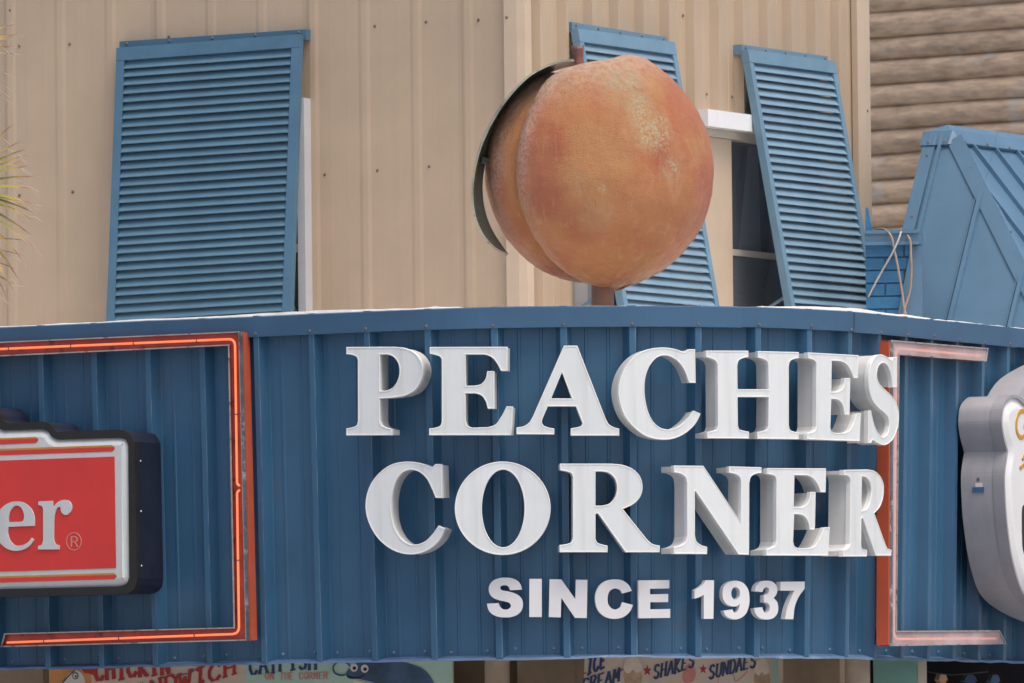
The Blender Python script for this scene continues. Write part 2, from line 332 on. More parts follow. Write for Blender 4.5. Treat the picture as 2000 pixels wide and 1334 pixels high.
def m_peachmat():
    M = bpy.data.materials.new('painted_peach_stucco'); M.use_nodes = True; t = M.node_tree; N = t.nodes; L = t.links
    b = N['Principled BSDF']; b.inputs['Roughness'].default_value = .40; b.inputs['Specular IOR Level'].default_value = .5
    tc = N.new('ShaderNodeTexCoord')
    def nz(scale, det=6, rough=.6, off=0, dist=0):
        mp = N.new('ShaderNodeMapping'); mp.inputs['Location'].default_value = (off, off*.7, -off); L.new(tc.outputs['Object'], mp.inputs['Vector'])
        n = N.new('ShaderNodeTexNoise'); n.inputs['Scale'].default_value = scale; n.inputs['Detail'].default_value = det; n.inputs['Roughness'].default_value = rough; n.inputs['Distortion'].default_value = dist
        L.new(mp.outputs['Vector'], n.inputs['Vector']); return n.outputs['Fac']
    def rng(v, a, c, lo=0, hi=1):
        r = N.new('ShaderNodeMapRange'); r.interpolation_type = 'SMOOTHSTEP'; r.inputs['From Min'].default_value = a; r.inputs['From Max'].default_value = c
        r.inputs['To Min'].default_value = lo; r.inputs['To Max'].default_value = hi; L.new(v, r.inputs['Value']); return r.outputs['Result']
    def mul(a, c):
        q = N.new('ShaderNodeMath'); q.operation = 'MULTIPLY'; L.new(a, q.inputs[0]); L.new(c, q.inputs[1]); return q.outputs[0]
    def mix(f, a, col):
        q = N.new('ShaderNodeMix'); q.data_type = 'RGBA'; L.new(f, q.inputs['Factor'])
        if isinstance(a, tuple): q.inputs['A'].default_value = a+(1,)
        else: L.new(a, q.inputs['A'])
        q.inputs['B'].default_value = col+(1,); return q.outputs['Result']
    def blob(c, r):        # worn patch round a spot of the fruit
        mp = N.new('ShaderNodeVectorMath'); mp.operation = 'DISTANCE'; mp.inputs[1].default_value = c; L.new(tc.outputs['Object'], mp.inputs[0])
        return rng(mp.outputs['Value'], r*.35, r, 1, 0)
    out = mix(rng(nz(2.3, 4, .5), .42, .58), (.58, .245, .095), (.56, .195, .085))
    out = mix(rng(nz(3.1, 5, .55, 3.1), .50, .66, 0, .8), out, (.60, .31, .12))
    out = mix(rng(nz(2.0, 5, .55, 8.4), .52, .66, 0, .85), out, (.50, .145, .075))
    soft = rng(nz(5, 5, .6, 1.7), .35, .6, .25, 1)
    for c, r, col, st in (((-.254, -.48, .087), .17, (.48, .11, .052), .8), ((-.266, -.455, -.155), .16, (.46, .13, .06), .8), ((-.097, -.47, -.27), .15, (.44, .12, .055), .7), ((.315, -.448, .04), .14, (.47, .13, .065), .85),
                          ((.17, -.35, -.39), .22, (.50, .22, .06), .8), ((.02, -.53, .14), .22, (.54, .29, .12), .7), ((.36, -.36, -.2), .18, (.48, .18, .06), .8), ((-.02, -.49, -.25), .13, (.57, .32, .15), .6), ((.12, -.40, .36), .2, (.55, .33, .18), .6)):
        out = mix(mul(mul(blob(c, r), soft), rng(soft, -1, 0, 0, st)), out, col)
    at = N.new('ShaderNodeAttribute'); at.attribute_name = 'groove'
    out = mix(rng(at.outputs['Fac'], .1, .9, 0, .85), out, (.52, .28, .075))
    sh = N.new('ShaderNodeAttribute'); sh.attribute_name = 'shoulder_sheen'
    out = mix(mul(rng(sh.outputs['Fac'], 0, .9, 0, 1), rng(nz(60, 3, .7), .40, .60, .1, .8)), out, (.72, .55, .48))  # whitish sheen beside the suture, painted into the colour
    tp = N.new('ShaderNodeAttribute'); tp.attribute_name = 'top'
    out = mix(mul(rng(tp.outputs['Fac'], .3, 1, 0, 1), rng(nz(26, 6, .75, 5), .36, .6, .3, 1)), out, (.74, .56, .42))  # pale sheen of the crown mixed into the colour
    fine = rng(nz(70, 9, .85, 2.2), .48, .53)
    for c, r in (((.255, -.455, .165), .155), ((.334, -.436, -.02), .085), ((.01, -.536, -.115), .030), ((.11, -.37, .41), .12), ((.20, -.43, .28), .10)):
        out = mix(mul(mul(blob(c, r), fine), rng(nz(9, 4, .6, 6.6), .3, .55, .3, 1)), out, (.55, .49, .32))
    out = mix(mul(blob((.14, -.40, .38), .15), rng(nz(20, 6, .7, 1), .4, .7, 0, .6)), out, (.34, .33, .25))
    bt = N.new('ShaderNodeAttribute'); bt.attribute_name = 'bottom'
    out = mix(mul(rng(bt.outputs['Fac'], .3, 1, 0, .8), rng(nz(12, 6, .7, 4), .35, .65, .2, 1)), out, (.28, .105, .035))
    out = mix(rng(nz(34, 8, .8, 9.3), .66, .72, 0, .75), out, (.22, .10, .05))
    mpb = N.new('ShaderNodeMapping'); mpb.inputs['Scale'].default_value = (14, 14, 3.2); mpb.inputs['Rotation'].default_value = (.2, .5, 0); L.new(tc.outputs['Object'], mpb.inputs['Vector'])
    nb = N.new('ShaderNodeTexNoise'); nb.inputs['Scale'].default_value = 1.6; nb.inputs['Detail'].default_value = 8; nb.inputs['Roughness'].default_value = .7; nb.inputs['Distortion'].default_value = .6; L.new(mpb.outputs['Vector'], nb.inputs['Vector'])
    out = mix(rng(nb.outputs['Fac'], .52, .66, 0, .38), out, (.66, .38, .22))
    out = mix(rng(nb.outputs['Fac'], .46, .34, 0, .40), out, (.46, .155, .065))
    L.new(out, b.inputs['Base Color'])
    bp = N.new('ShaderNodeBump'); bp.inputs['Strength'].default_value = .9; bp.inputs['Distance'].default_value = .02
    ad = N.new('ShaderNodeMath'); ad.operation = 'ADD'; L.new(nz(130, 3, .9), ad.inputs[0]); L.new(rng(nz(30, 5, .65), .2, .8, 0, .15), ad.inputs[1])
    L.new(ad.outputs[0], bp.inputs['Height']); L.new(bp.outputs['Normal'], b.inputs['Normal'])
    return M
m_peach = m_peachmat()

def m_blade():
    M = bpy.data.materials.new('palm_blade'); M.use_nodes = True; t = M.node_tree; N = t.nodes; L = t.links
    b = N['Principled BSDF']; b.inputs['Roughness'].default_value = .5
    at = N.new('ShaderNodeAttribute'); at.attribute_name = 'tip'
    r = N.new('ShaderNodeValToRGB'); e = r.color_ramp.elements
    e[0].position = .0; e[0].color = (.17, .21, .04, 1); e[1].position = 1; e[1].color = (.32, .25, .17, 1)
    for p, c in ((.62, (.30, .29, .06, 1)), (.76, (.42, .28, .08, 1)), (.85, (.22, .12, .07, 1))):
        q = e.new(p); q.color = c
    L.new(at.outputs['Fac'], r.inputs['Fac']); L.new(r.outputs['Color'], b.inputs['Base Color']); return M
m_bl = m_blade()
m_fil = pm('palm_thread', (.50, .43, .33), .6, .2, 10)

# ------------------------------------------------------------------ ground
g = MB(); g.quad((-2500, -2500, 0), (2500, -2500, 0), (2500, 2500, 0), (-2500, 2500, 0))
tag(g.build('ground', m_ground), kind='structure')

# ------------------------------------------------------------------ curved blue storefront parapet
Y0, RA = 47.0, 1.549
X0 = at_y(1092, 900, Y0).x
ZT = at_y(1092, 598, Y0-.05).z; ZB = at_y(1092, 1284, Y0).z; ZM = (ZT+ZB)/2
TL, TR = radians(-32), radians(64)
SL, SR = RA*TL, RA*TR
LEAN = .028
def fplan(s):
    th = min(max(s/RA, TL), TR)
    n = Vector((sin(th), -cos(th), 0)); P = Vector((X0, Y0+RA, 0)) + n*RA
    u = Vector((cos(th), sin(th), 0))
    if s < SL: P = P+u*(s-SL)
    if s > SR: P = P+u*(s-SR)
    return P, n, th
def fpt(s, z, d=0.0):
    P, n, th = fplan(s); Q = P+n*(d+(z-ZM)*LEAN); return Vector((Q.x, Q.y, z))
def s_at(px, z, d=0.0):
    a, b = -6.0, 5.2
    for _ in range(50):
        c = (a+b)/2
        if proj(fpt(c, z, d))[0] < px: a = c
        else: b = c
    return (a+b)/2
PITCHR = .305; S_OFF = s_at(1104, ZM, .053)
RIBD = .055
PROF = [(-.0345, 0), (-.0330, .003), (-.0150, RIBD), (.0118, RIBD), (.0142, RIBD), (.0150, RIBD-.002), (.0335, .003), (.0352, .0006), (.0360, 0), (.094, 0), (.098, .004), (.107, .004), (.111, 0), (.1525, 0), (.194, 0), (.198, .004), (.207, .004), (.211, 0), (.245, 0)]
par = thing('storefront_parapet', 'curved blue ribbed metal parapet wrapping the corner below the peach, carrying the letters', 'parapet', fpt(0, ZB))
PO = par.location.copy()
S_MIN, S_MAX = -4.6, 4.7
ribs = [k for k in range(-15, 16) if S_MIN-.3 < k*PITCHR+S_OFF < S_MAX+.1]
for c in range(0, len(ribs), 3):
    b = MB(); ks = ribs[c:c+3]; lo = []; hi = []
    for k in ks:
        for ds, d in PROF: lo.append((k*PITCHR+S_OFF+ds, d))
    lo.append(((ks[-1]+1)*PITCHR+S_OFF-.0325, .0045))
    e = .0006*(c//3 % 2)
    rows = [[fpt(s, z, d+e+.0030*noise.noise((s*3, z*1.3, 5)))-PO for s, d in lo] for z in [ZB+(ZT-ZB)*i/6 for i in range(7)]]
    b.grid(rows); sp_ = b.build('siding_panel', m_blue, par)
    at = sp_.data.attributes.new('wear_and_light', 'FLOAT', 'POINT'); w1 = [(1.0 if abs(((s-S_OFF+.15) % PITCHR)-.15-.0142) < .0004 else .7 if abs(((s-S_OFF+.15) % PITCHR)-.15-.0352) < .0004 else .55 if abs(((s-S_OFF+.15) % PITCHR)-.15) < .0146 else 0) for s, d in lo]  # worn top edge; rib top and base line carry painted light and highlight
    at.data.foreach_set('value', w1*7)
# screws: two by every rib along the bottom, one on every second rib under the cap
def dome(b, P, n, r):
    n = n.normalized(); a = n.cross(Vector((0, 0, 1))).normalized(); q = a.cross(n)
    r0 = [P+(a*cos(k*pi/4)+q*sin(k*pi/4))*r for k in range(8)]; r1 = [P+n*r*.55+(a*cos(k*pi/4)+q*sin(k*pi/4))*r*.6 for k in range(8)]
    b.grid([r0, r1], False, True); i = len(b.v); b.v += [tuple(v) for v in r1]; b.f.append(tuple(range(i, i+8))); b.sm.append(False)
b = MB(); b2 = MB()
for k in ribs:
    for ds in (-.062, .066):
        s = k*PITCHR+S_OFF+ds+random.uniform(-.006, .006); P = fpt(s, ZB+.037+random.uniform(-.008, .008), .001); dome(b, P-PO, fplan(s)[1], .0088)
    s = k*PITCHR+S_OFF+random.uniform(-.004, .006)
    dome(b2, fpt(s, ZT-.083+random.uniform(-.006, .004), .0635)-PO, fplan(s)[1], .0085)
b.build('lower_screws', m_screwb, par, 'stuff'); b2.build('cap_screws', m_screw, par, 'stuff')
# cap flashing in lengths with lapped joints
seams = [S_MIN, s_at(323, ZT), s_at(1435, ZT), s_at(1648, ZT), s_at(1963, ZT), S_MAX]
for i in range(len(seams)-1):
    a, z1 = seams[i], seams[i+1]; n = max(3, int((z1-a)/.07)); e = .003*(i % 2)
    b = MB(); rows = [[] for _ in range(5)]
    drop = .094
    for k in range(n+1):
        s = a+(z1-a)*k/n + (.0 if k else -.012*(i > 0))
        w = .0022*noise.noise((s*2.1, i*3.7, 1)); q = .0025*noise.noise((s*1.6, 9, i*2.2))
        dd = drop+.004*(i % 2)+.003*noise.noise((s*1.1, 3, 3))
        for r, (d, z) in enumerate(((-.22, ZT-.03), (.04, ZT+q), (.063+e, ZT-.006+q), (.061+e+w, ZT-dd), (.036+e+w, ZT-dd-.001))):
            rows[r].append(fpt(s, z, d)-PO)
    b.grid(rows[::-1]); b.build('cap_flashing', m_cap, par)
# ragged white roof coating lapped over the cap edge
b = MB(); rows = [[], [], [], []]
n = 260
for k in range(n+1):
    s = S_MIN+(S_MAX-S_MIN)*k/n
    px = proj(fpt(s, ZT))[0]
    v = noise.noise((s*3.3, 2, 7)); h = .0045+.005*v+.003*noise.noise((s*14, 1, 3))
    lump = exp(-((px-585)/170)**2)*.010+exp(-((px-1640)/130)**2)*.012+exp(-((px-300)/60)**2)*.005+exp(-((px-850)/10)**2)*.006
    gate = .25 if 900 < px < 1480 else 1
    h = max(-.004, (h*gate+lump-.001))
    for r, (d, z) in enumerate(((.036, ZT-.004), (.030, ZT+h), (-.05, ZT+h-.005), (-.25, ZT-.03))): rows[r].append(fpt(s, z, d)-PO)
b.grid(rows); b.build('roof_coating', m_membrane, par)
# bent lip along the bottom
b = MB(); rows = [[] for _ in range(4)]
for k in range(301):
    s = S_MIN+(S_MAX-S_MIN)*k/300
    w = .016*noise.noise((s*1.9, 4, 4))+.008*noise.noise((s*7, 1, 8)); 
    for r, (d, z) in enumerate(((-.03, ZB+.016), (.002, ZB+.014), (.052+w*.5, ZB+.002+w*.45), (.056+w*.4, ZB-.009+w*.75))): rows[r].append(fpt(s, z, d)-PO)
b.grid(rows[::-1]); recalc(b.build('bottom_lip', m_lip, par))
b = MB(); rows = [[], []]          # soffit closing the underside
for k in range(61):
    s = S_MIN+(S_MAX-S_MIN)*k/60
    rows[0].append(fpt(s, ZB+.075, -.02)-PO); rows[1].append(fpt(s, ZB+.075, -2.6)-PO)
b.grid(rows); b.build('soffit', m_store, par)
b = MB(); rows = [[], []]
for k in range(61):
    s = S_MIN+(S_MAX-S_MIN)*k/60
    rows[0].append(fpt(s, ZT-.035, -.2)-PO); rows[1].append(Vector((fplan(s)[0].x*1.2, 55, ZT-.30))-PO)
b.grid(rows[::-1]); b.build('roof_deck', m_membrane, par)

# ------------------------------------------------------------------ tan metal building above
K = at_y(1018, 300, 50.5)
TWL, TWR = radians(-27), radians(63)
FL = Frame(TWL, (K.x, K.y, 0)); FR = Frame(TWR, (K.x, K.y, 0))
bld = thing('tan_metal_building', 'tan ribbed metal building standing behind the blue parapet, with its corner in the middle', 'building', (K.x, K.y, 0))
ZW0, ZW1 = 4.6, 8.6
WP = .29
def wall_panels(F, xa, xb, xrib, cut=None, RD=.62):
    ks = [k for k in range(-60, 60) if xa-.05 < xrib+k*WP-.05 and xrib+k*WP+.05 < xb]
    for c in range(0, len(ks), 3):
        cks = ks[c:c+3]; pts = []
        for k in cks:
            for ds, d in PROF: pts.append((xrib+k*WP+ds*WP/.305, d*RD))
        pts.append((xrib+(cks[-1]+1)*WP-.031, .0035))
        if c == 0: pts.insert(0, (xa, 0))
        if c+3 >= len(ks): pts[-1] = (xb, 0)
        pts = [p for p in pts if xa <= p[0] <= xb]
        groups = [(pts, ZW0)]
        if cut:
            x0, x1, zc = cut; L = [p for p in pts if p[0] <= x0]; Mi = [p for p in pts if x0 < p[0] < x1]; R = [p for p in pts if p[0] >= x1]
            groups = []
            if L: groups.append((L+([(x0, 0)] if Mi else []), ZW0))
            if Mi: groups.append((([(x0, 0)] if L else [])+Mi+([(x1, 0)] if R else []), zc))
            if R: groups.append((([(x1, 0)] if Mi else [])+R, ZW0))
        for pp, zb in groups:
            if len(pp) < 2: continue
            b = MB(); e = .0006*(c//3 % 2)
            rows = [[F.world(x, -(d+e+.0015*noise.noise((x*2.5, z*1.1, 3))), z)-bld.location for x, d in pp] for z in [zb+(ZW1-zb)*i/6 for i in range(7)]]
            b.grid(rows); b.build('wall_panel', m_tan, bld)
xl, _ = FL.xz(912, 450, -.03)
wall_panels(FL, -6.5, -.09, xl, None, .07)
# window bay on the right face
xr0, zhead = FR.xz(1372, 236, -.03); xc0, _ = FR.xz(1383, 400, -.02); xg0, _ = FR.xz(1423, 400, 0); xr1, _ = FR.xz(1600, 400, 0)
xre, _ = FR.xz(1688, 300, 0)
xrr, _ = FR.xz(1052, 60, -.03)
wall_panels(FR, .06, xre-.14, xrr, cut=(xr0, xr1, zhead), RD=.84)
b = MB()                                           # corner trim, two sides
def wbox(b, F, x0, x1, y0, y1, z0, z1):
    q = [F.world(x, y, z)-bld.location for z in (z0, z1) for x, y in ((x0, y0), (x1, y0), (x1, y1), (x0, y1))]
    b.hexa(q)
def strip(b, F, pts, z0, z1):
    b.grid([[F.world(x, y, z)-bld.location for x, y in pts] for z in [z0+(z1-z0)*i/8 for i in range(9)]])
xt, _ = FL.xz(984, 60, -.036)
strip(b, FL, [(xt, -.008), (xt, -.036), (.036*0-.0, -.0365), ], ZW0, ZW1)
q0 = FL.world(0, -.0365, 0); 
xq = (q0-FR.O).dot(FR.U); yq = -(q0-FR.O).dot(FR.N)
xt2, _ = FR.xz(1037, 60, -.036)
strip(b, FR, [(xq, yq), (xq+.012, -.040), (xt2, -.038), (xt2, -.006)], ZW0, ZW1)
b.build('corner_trim', m_tantrim, bld)
b = MB(); strip(b, FR, [(xre-.155, -.006), (xre-.155, -.040), (xre-.06, -.043), (xre, -.040), (xre, .02), (xre, .6)], ZW0, ZW1); b.build('edge_trim', m_tantrim, bld)
b = MB(); strip(b, FR, [(xre, .6), (xre, 5)], ZW0, ZW1); b.build('far_wall', m_tan, bld)
# screws on the tan walls
b = MB()
for px, py in ((38, 90), (136, 86), (330, 72), (732, 51), (832, 43), (934, 39), (996, 35), (142, 375), (38, 382), (634, 341), (737, 333), (838, 325), (20, 20), (985, 315)):
    x, z = FL.xz(px, py, -.001); y = -.037 if px > 984 else -.002
    dome(b, FL.world(x, y, z)-bld.location, FL.N, .0085)
for px, py in ((1380, 184), (1430, 189), (1681, 217), (1632, 57), (1334, 30)):
    x, z = FR.xz(px, py, -.003); dome(b, FR.world(x, -.042 if px > 1660 else -.003, z)-bld.location, FR.N, .0085)
b.build('wall_screws', m_screw, bld, 'stuff')
# window 1 (behind the left shutter)
def wpart(F, name, mat, x0, x1, y0, y1, z0, z1, parent):
    b = MB(); wbox(b, F, x0, x1, y0, y1, z0, z1); return b.build(name, mat, parent)
xa, za = FL.xz(250, 190, -.05); xb, _ = FL.xz(598, 190, -.05); _, zt1 = FL.xz(590, 192, -.05)
w = MB(); fw = .042
for (x0, x1, z0, z1) in ((xa, xa+fw, ZW0, zt1), (xb-fw, xb, ZW0, zt1), (xa+fw, xb-fw, zt1-fw, zt1)): wbox(w, FL, x0, x1, -.075, -.001, z0, z1)
win = w.build('window', m_whitewin, bld)
wpart(FL, 'pane', m_dark, xa+fw, xb-fw, -.045, -.02, ZW0, zt1-fw, win)
_, zr = FL.xz(575, 485, -.05); wpart(FL, 'window_rail', m_cream, xa+fw, xb-fw, -.06, -.046, zr-.02, zr+.02, win)
# window 2 (behind the shutter by the peach)
xa2, _ = FR.xz(1139, 580, -.05); xb2, zt2 = FR.xz(1290, 200, -.05)
w = MB()
for (x0, x1, z0, z1) in ((xa2, xa2+.07, ZW0, zt2), (xb2-.07, xb2, ZW0, zt2), (xa2+.07, xb2-.07, zt2-.07, zt2)): wbox(w, FR, x0, x1, -.075, -.001, z0, z1)
win = w.build('window', m_whitewin, bld)
wpart(FR, 'pane', m_dark, xa2+.07, xb2-.07, -.045, -.02, ZW0, zt2-.07, win)
# window 3 (in full view left of the right-hand shutter): head band, casing, two sashes
win = wpart(FR, 'window', m_headwhite, xr0-.10, xr1+.08, -.11, .02, zhead-.035, zhead+.052, bld)
_, zl = FR.xz(1440, 272, 0)
wpart(FR, 'head_casing', m_cream, xr0-.02, xr1, -.035, .05, zl-.008, zhead-.0365, win)
wpart(FR, 'side_casing', m_tantrim, xr0-.02, xg0, -.02, .10, ZW0, zl-.01, win)
_, zm3 = FR.xz(1450, 495, .03)
wpart(FR, 'meeting_rail', m_cream, xg0, xr1, .015, .05, zm3-.016, zm3+.016, win)
sx = xg0+.014
wpart(FR, 'sash_stile', m_cream, xg0+.001, sx, .03, .06, ZW0, zl-.012, win)
wpart(FR, 'upper_pane', m_pane, sx, xr1, .036, .040, zm3+.017, zl-.012, win)
wpart(FR, 'lower_pane', m_pane, sx, xr1, .022, .026, ZW0, zm3-.017, win)
wpart(FR, 'insect_screen', m_screen, sx, xr1, .042, .046, ZW0, zm3-.018, win)
b = MB()                                            # room behind the glass
for (x0, x1, y0, y1, z0, z1) in ((xg0-.2, xr1+.3, .7, .75, ZW0, zhead+.2), (xg0-.25, xg0-.2, .13, .7, ZW0, zhead+.2), (xr1+.3, xr1+.35, .06, .7, ZW0, zhead+.2), (xg0-.2, xr1+.3, .06, .7, zhead+.1, zhead+.15)): wbox(b, FR, x0, x1, y0, y1, z0, z1)
b.build('room_behind', m_dark, win)
b = MB()
c1, z1 = FR.xz(1462, 285, .05); c2, _ = FR.xz(1442, 495, .05); c3, _ = FR.xz(1488, 495, .05); c4, _ = FR.xz(1482, 285, .05)
rows = []
for i in range(7):
    t = i/6; z = z1+(zm3-z1)*t; xa_, xb_ = c1+(c2-c1)*t, c4+(c3-c4)*t
    rows.append([FR.world(xa_+(xb_-xa_)*k/8, .052+.006*sin(k*1.9), z)-bld.location for k in range(9)])
b.grid(rows, True); b.build('reflection_sheet', m_reflection, win)  # pale sheet standing in for a reflection in the glass

# ------------------------------------------------------------------ hinged louvred sun shutters
def shutter(label, F, TLp, TRp, tilt, length, nslat, hingeL, hingeR, m_shut, m_slat):
    y = -.075
    a = F.world(*(lambda q: (q[0], y, q[1]))(F.xz(*TLp, y))); c = F.world(*(lambda q: (q[0], y, q[1]))(F.xz(*TRp, y)))
    X = (c-a).normalized(); wd = (c-a).length
    D = (Vector((0, 0, -1))*cos(tilt)+F.N*sin(tilt)); D = (D-X*D.dot(X)).normalized(); NO = X.cross(-D).normalized()
    M = Matrix.Identity(4)
    for i, v in enumerate((X, -NO, -D)):
        for j in range(3): M[j][i] = v[j]
    M.translation = a
    r = thing('sun_shutter', label, 'shutter', M, 'blue louvred sun shutters')
    st, rail = .046, .066
    for x0 in (0, wd-st):
        MB().box(x0, x0+st, -.018, .022, -length+.05, -rail-.001).build('stile', m_shut, r)
    MB().box(0, wd, -.0195, .0225, -rail, 0).build('top_rail', m_shut, r)
    MB().box(0, wd, -.0195, .0225, -length, -length+.0495).build('bottom_rail', m_shut, r)
    p = (length-rail-.05)/nslat; n2 = 1
    sl = MB(); x0, x1 = st+.001, wd-st-.001
    # bent blade: low outer lip, sloping top
    prof = [(-.0165, -.0215), (-.0182, -.0195), (-.0165, -.0150), (.0095, .0282), (.0110, .0274), (-.0138, -.0155), (-.0145, -.0215)]
    rows = [[(x, yy, zz) for yy, zz in prof] for x in (x0, x1)]
    sl.grid(rows, False, True)
    me = sl.mesh('slat', m_slat)
    for k in range(nslat):
        o = inst('slat', me, r, (0, random.uniform(-.0008, .0008), -rail-p*(k+.52)))
        o.rotation_euler = (random.uniform(-.02, .02), random.uniform(-.0012, .0012), 0)
    MB().box(x0+wd*.48, x0+wd*.48+.012, .0175, .0225, -length+.06, -rail-.002).build('tie_bar', m_shut, r)
    # header channel fixed to the wall, holding the hinge
    ha = F.world(*(lambda q: (q[0], -.05, q[1]))(F.xz(*hingeL, -.05))); hb = F.world(*(lambda q: (q[0], -.05, q[1]))(F.xz(*hingeR, -.05)))
    iM = M.inverted(); q = []
    for dz in (-.052, 0):
        for (P, dn) in ((ha, .0), (hb, .0), (hb, -.048), (ha, -.048)):
            q.append(iM @ (P+F.N*dn+Vector((0, 0, dz))))
    MB().hexa(q).build('hinge_header', m_shut, r)
    s = MB()
    for t in (.04, .27, .5, .73, .96):
        P = ha.lerp(hb, t)+F.N*.001+Vector((0, 0, -.014)); dome(s, iM @ P, (iM.to_3x3() @ F.N), .008)
    s.build('header_screws', m_screw, r, 'stuff')
    for x in (.07, wd-.09):                       # prop arms back to the wall
        e = M @ Vector((x, .02, -length*.8)); f = e-F.N*((e-F.O).dot(F.N)-.002)-Vector((0, 0, .15))
        MB().tube([iM @ e, iM @ f], .009, 6).build('prop_arm', m_shut, r)
    return r
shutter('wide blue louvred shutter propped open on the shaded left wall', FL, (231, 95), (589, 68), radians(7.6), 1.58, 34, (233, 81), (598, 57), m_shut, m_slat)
shutter('blue louvred shutter half hidden behind the peach', FR, (1122, 57), (1312, 84), radians(9.8), 1.60, 34, (1117, 43), (1303, 73), m_shutlit, m_slatlit)
shutter('blue louvred shutter propped open by the log wall, beside the dark window', FR, (1454, 98), (1625, 121), radians(9.8), 1.60, 34, (1449, 87), (1617, 110), m_shutlit, m_slatlit)

# ------------------------------------------------------------------ letters
LET = {}
s1 = 6.67
P_ = [(72,85),(700,82),(830,98,1),(960,155,1),(1045,260,1),(1073,390,1),(1045,530,1),(965,650,1),(850,715,1),(700,745,1),(510,758),(508,1040),(530,1100,1),(590,1130,1),(662,1150),(662,1235),(72,1238),(72,1148),(150,1130,1),(205,1105,1),(224,1050),(222,250),(205,215,1),(150,190,1),(72,180)]
Ph = [(512,185),(600,182),(680,210,1),(740,280,1),(765,400,1),(740,520,1),(680,610,1),(600,650,1),(512,655)]
E1 = [(92,85),(1105,82),(1105,398),(1020,398),(970,300,1),(900,220,1),(820,188,1),(740,184),(562,184),(562,590),(680,588),(765,565,1),(815,510,1),(842,400),(935,400),(935,890),(850,890),(815,780,1),(770,720,1),(690,690),(562,690),(560,1050),(585,1110,1),(650,1135),(850,1130),(940,1100,1),(1020,1000,1),(1095,860),(1178,860),(1155,1235),(85,1235),(85,1148),(170,1135,1),(230,1110,1),(250,1060),(250,250),(230,215,1),(170,190,1),(92,172)]
A_ = [(608,68),(785,68),(1150,1010),(1200,1095,1),(1260,1130,1),(1330,1150),(1332,1240),(697,1240),(697,1145),(770,1132,1),(835,1110,1),(850,1078),(765,860),(400,860),(340,1000),(324,1055,1),(340,1103,1),(400,1130,1),(485,1148),(485,1225),(-9,1222),(-9,1135),(100,1110,1),(160,1065,1),(205,990)]
Ah = [(585,415),(712,755),(445,755)]
C1 = [(1188,80),(1195,520),(1105,518),(1060,390,1),(980,260,1),(880,185,1),(790,162,1),(700,185,1),(610,275,1),(550,410,1),(528,590,1),(545,770,1),(590,930,1),(660,1045,1),(750,1110,1),(840,1125,1),(930,1105,1),(1030,1040,1),(1110,960,1),(1165,880),(1260,920),(1200,1040,1),(1100,1145,1),(980,1220,1),(850,1258,1),(720,1258,1),(560,1220,1),(400,1110,1),(280,970,1),(210,800,1),(185,640,1),(205,480,1),(280,310,1),(390,180,1),(520,100,1),(660,65,1),(800,58,1),(930,80,1),(1045,120),(1100,80)]
H_ = [(195,98),(750,100),(750,185),(690,195,1),(625,228,1),(605,290),(608,602),(1010,602),(1005,290),(990,242,1),(930,205,1),(870,190),(868,105),(1407,118),(1407,200),(1350,207,1),(1295,237,1),(1275,300),(1275,1070),(1295,1130,1),(1350,1155,1),(1405,1165),(1405,1255),(862,1248),(862,1158),(930,1150,1),(985,1130,1),(1005,1080),(1010,706),(608,704),(612,1070),(630,1120,1),(690,1142,1),(758,1155),(758,1245),(210,1242),(212,1160),(280,1148,1),(330,1130,1),(350,1080),(345,290),(325,240,1),(270,205,1),(195,185)]
E2 = [(190,55),(850,92),(840,392),(785,392),(745,290,1),(690,210,1),(625,175,1),(570,168),(500,168),(495,570),(565,568),(620,545,1),(655,490,1),(672,388),(742,390),(732,870),(668,868),(650,770,1),(615,700,1),(560,668,1),(495,662),(482,1030),(500,1080,1),(550,1105),(660,1105),(720,1080,1),(770,1000,1),(820,850),(880,850),(862,1215),(180,1190),(185,1110),(240,1095,1),(280,1070,1),(298,1020),(300,230),(290,180,1),(250,150,1),(190,132)]
S_ = [(1350,115),(1350,512),(1295,512),(1285,400,1),(1255,290,1),(1215,215,1),(1170,192,1),(1120,225,1),(1092,310,1),(1095,400,1),(1130,470,1),(1200,540,1),(1275,610,1),(1330,690,1),(1368,800,1),(1375,930,1),(1345,1080,1),(1280,1210,1),(1195,1265,1),(1110,1245,1),(1035,1195),(1010,1240),(975,1238),(978,812),(1012,812),(1030,900,1),(1060,1010,1),(1110,1110,1),(1165,1160,1),(1215,1130,1),(1243,1050,1),(1248,970,1),(1230,895,1),(1180,835,1),(1110,780,1),(1045,705,1),(1000,590,1),(982,440,1),(990,290,1),(1030,160,1),(1090,95,1),(1150,82,1),(1210,105,1),(1282,155),(1300,115)]
C2 = [(1078,75),(1092,518),(1002,518),(950,390,1),(880,260,1),(790,180,1),(695,152,1),(600,172,1),(520,245,1),(460,370,1),(428,530,1),(425,650,1),(440,800,1),(490,950,1),(570,1060,1),(670,1118,1),(760,1122,1),(860,1085,1),(960,990,1),(1040,878),(1130,920),(1060,1060,1),(960,1160,1),(830,1230,1),(690,1255,1),(540,1235,1),(380,1160,1),(240,1030,1),(140,860,1),(92,680,1),(100,500,1),(160,330,1),(280,180,1),(430,80,1),(600,45,1),(740,50,1),(860,80,1),(955,122),(1000,75)]
R1 = [(88,70),(760,70),(900,85,1),(1040,140,1),(1130,230,1),(1168,360,1),(1140,500,1),(1060,590,1),(912,664),(1200,1025),(1245,1075,1),(1300,1118,1),(1392,1138),(1392,1226),(945,1226),(592,728),(572,716),(555,738),(555,1050),(575,1095,1),(640,1122,1),(714,1140),(712,1225),(85,1225),(85,1132),(170,1118,1),(235,1095,1),(258,1045),(258,240),(240,200,1),(180,175,1),(92,158)]
R1h = [(555,175),(620,172),(720,190,1),(800,260,1),(832,390,1),(805,510,1),(735,590,1),(640,616),(555,618)]
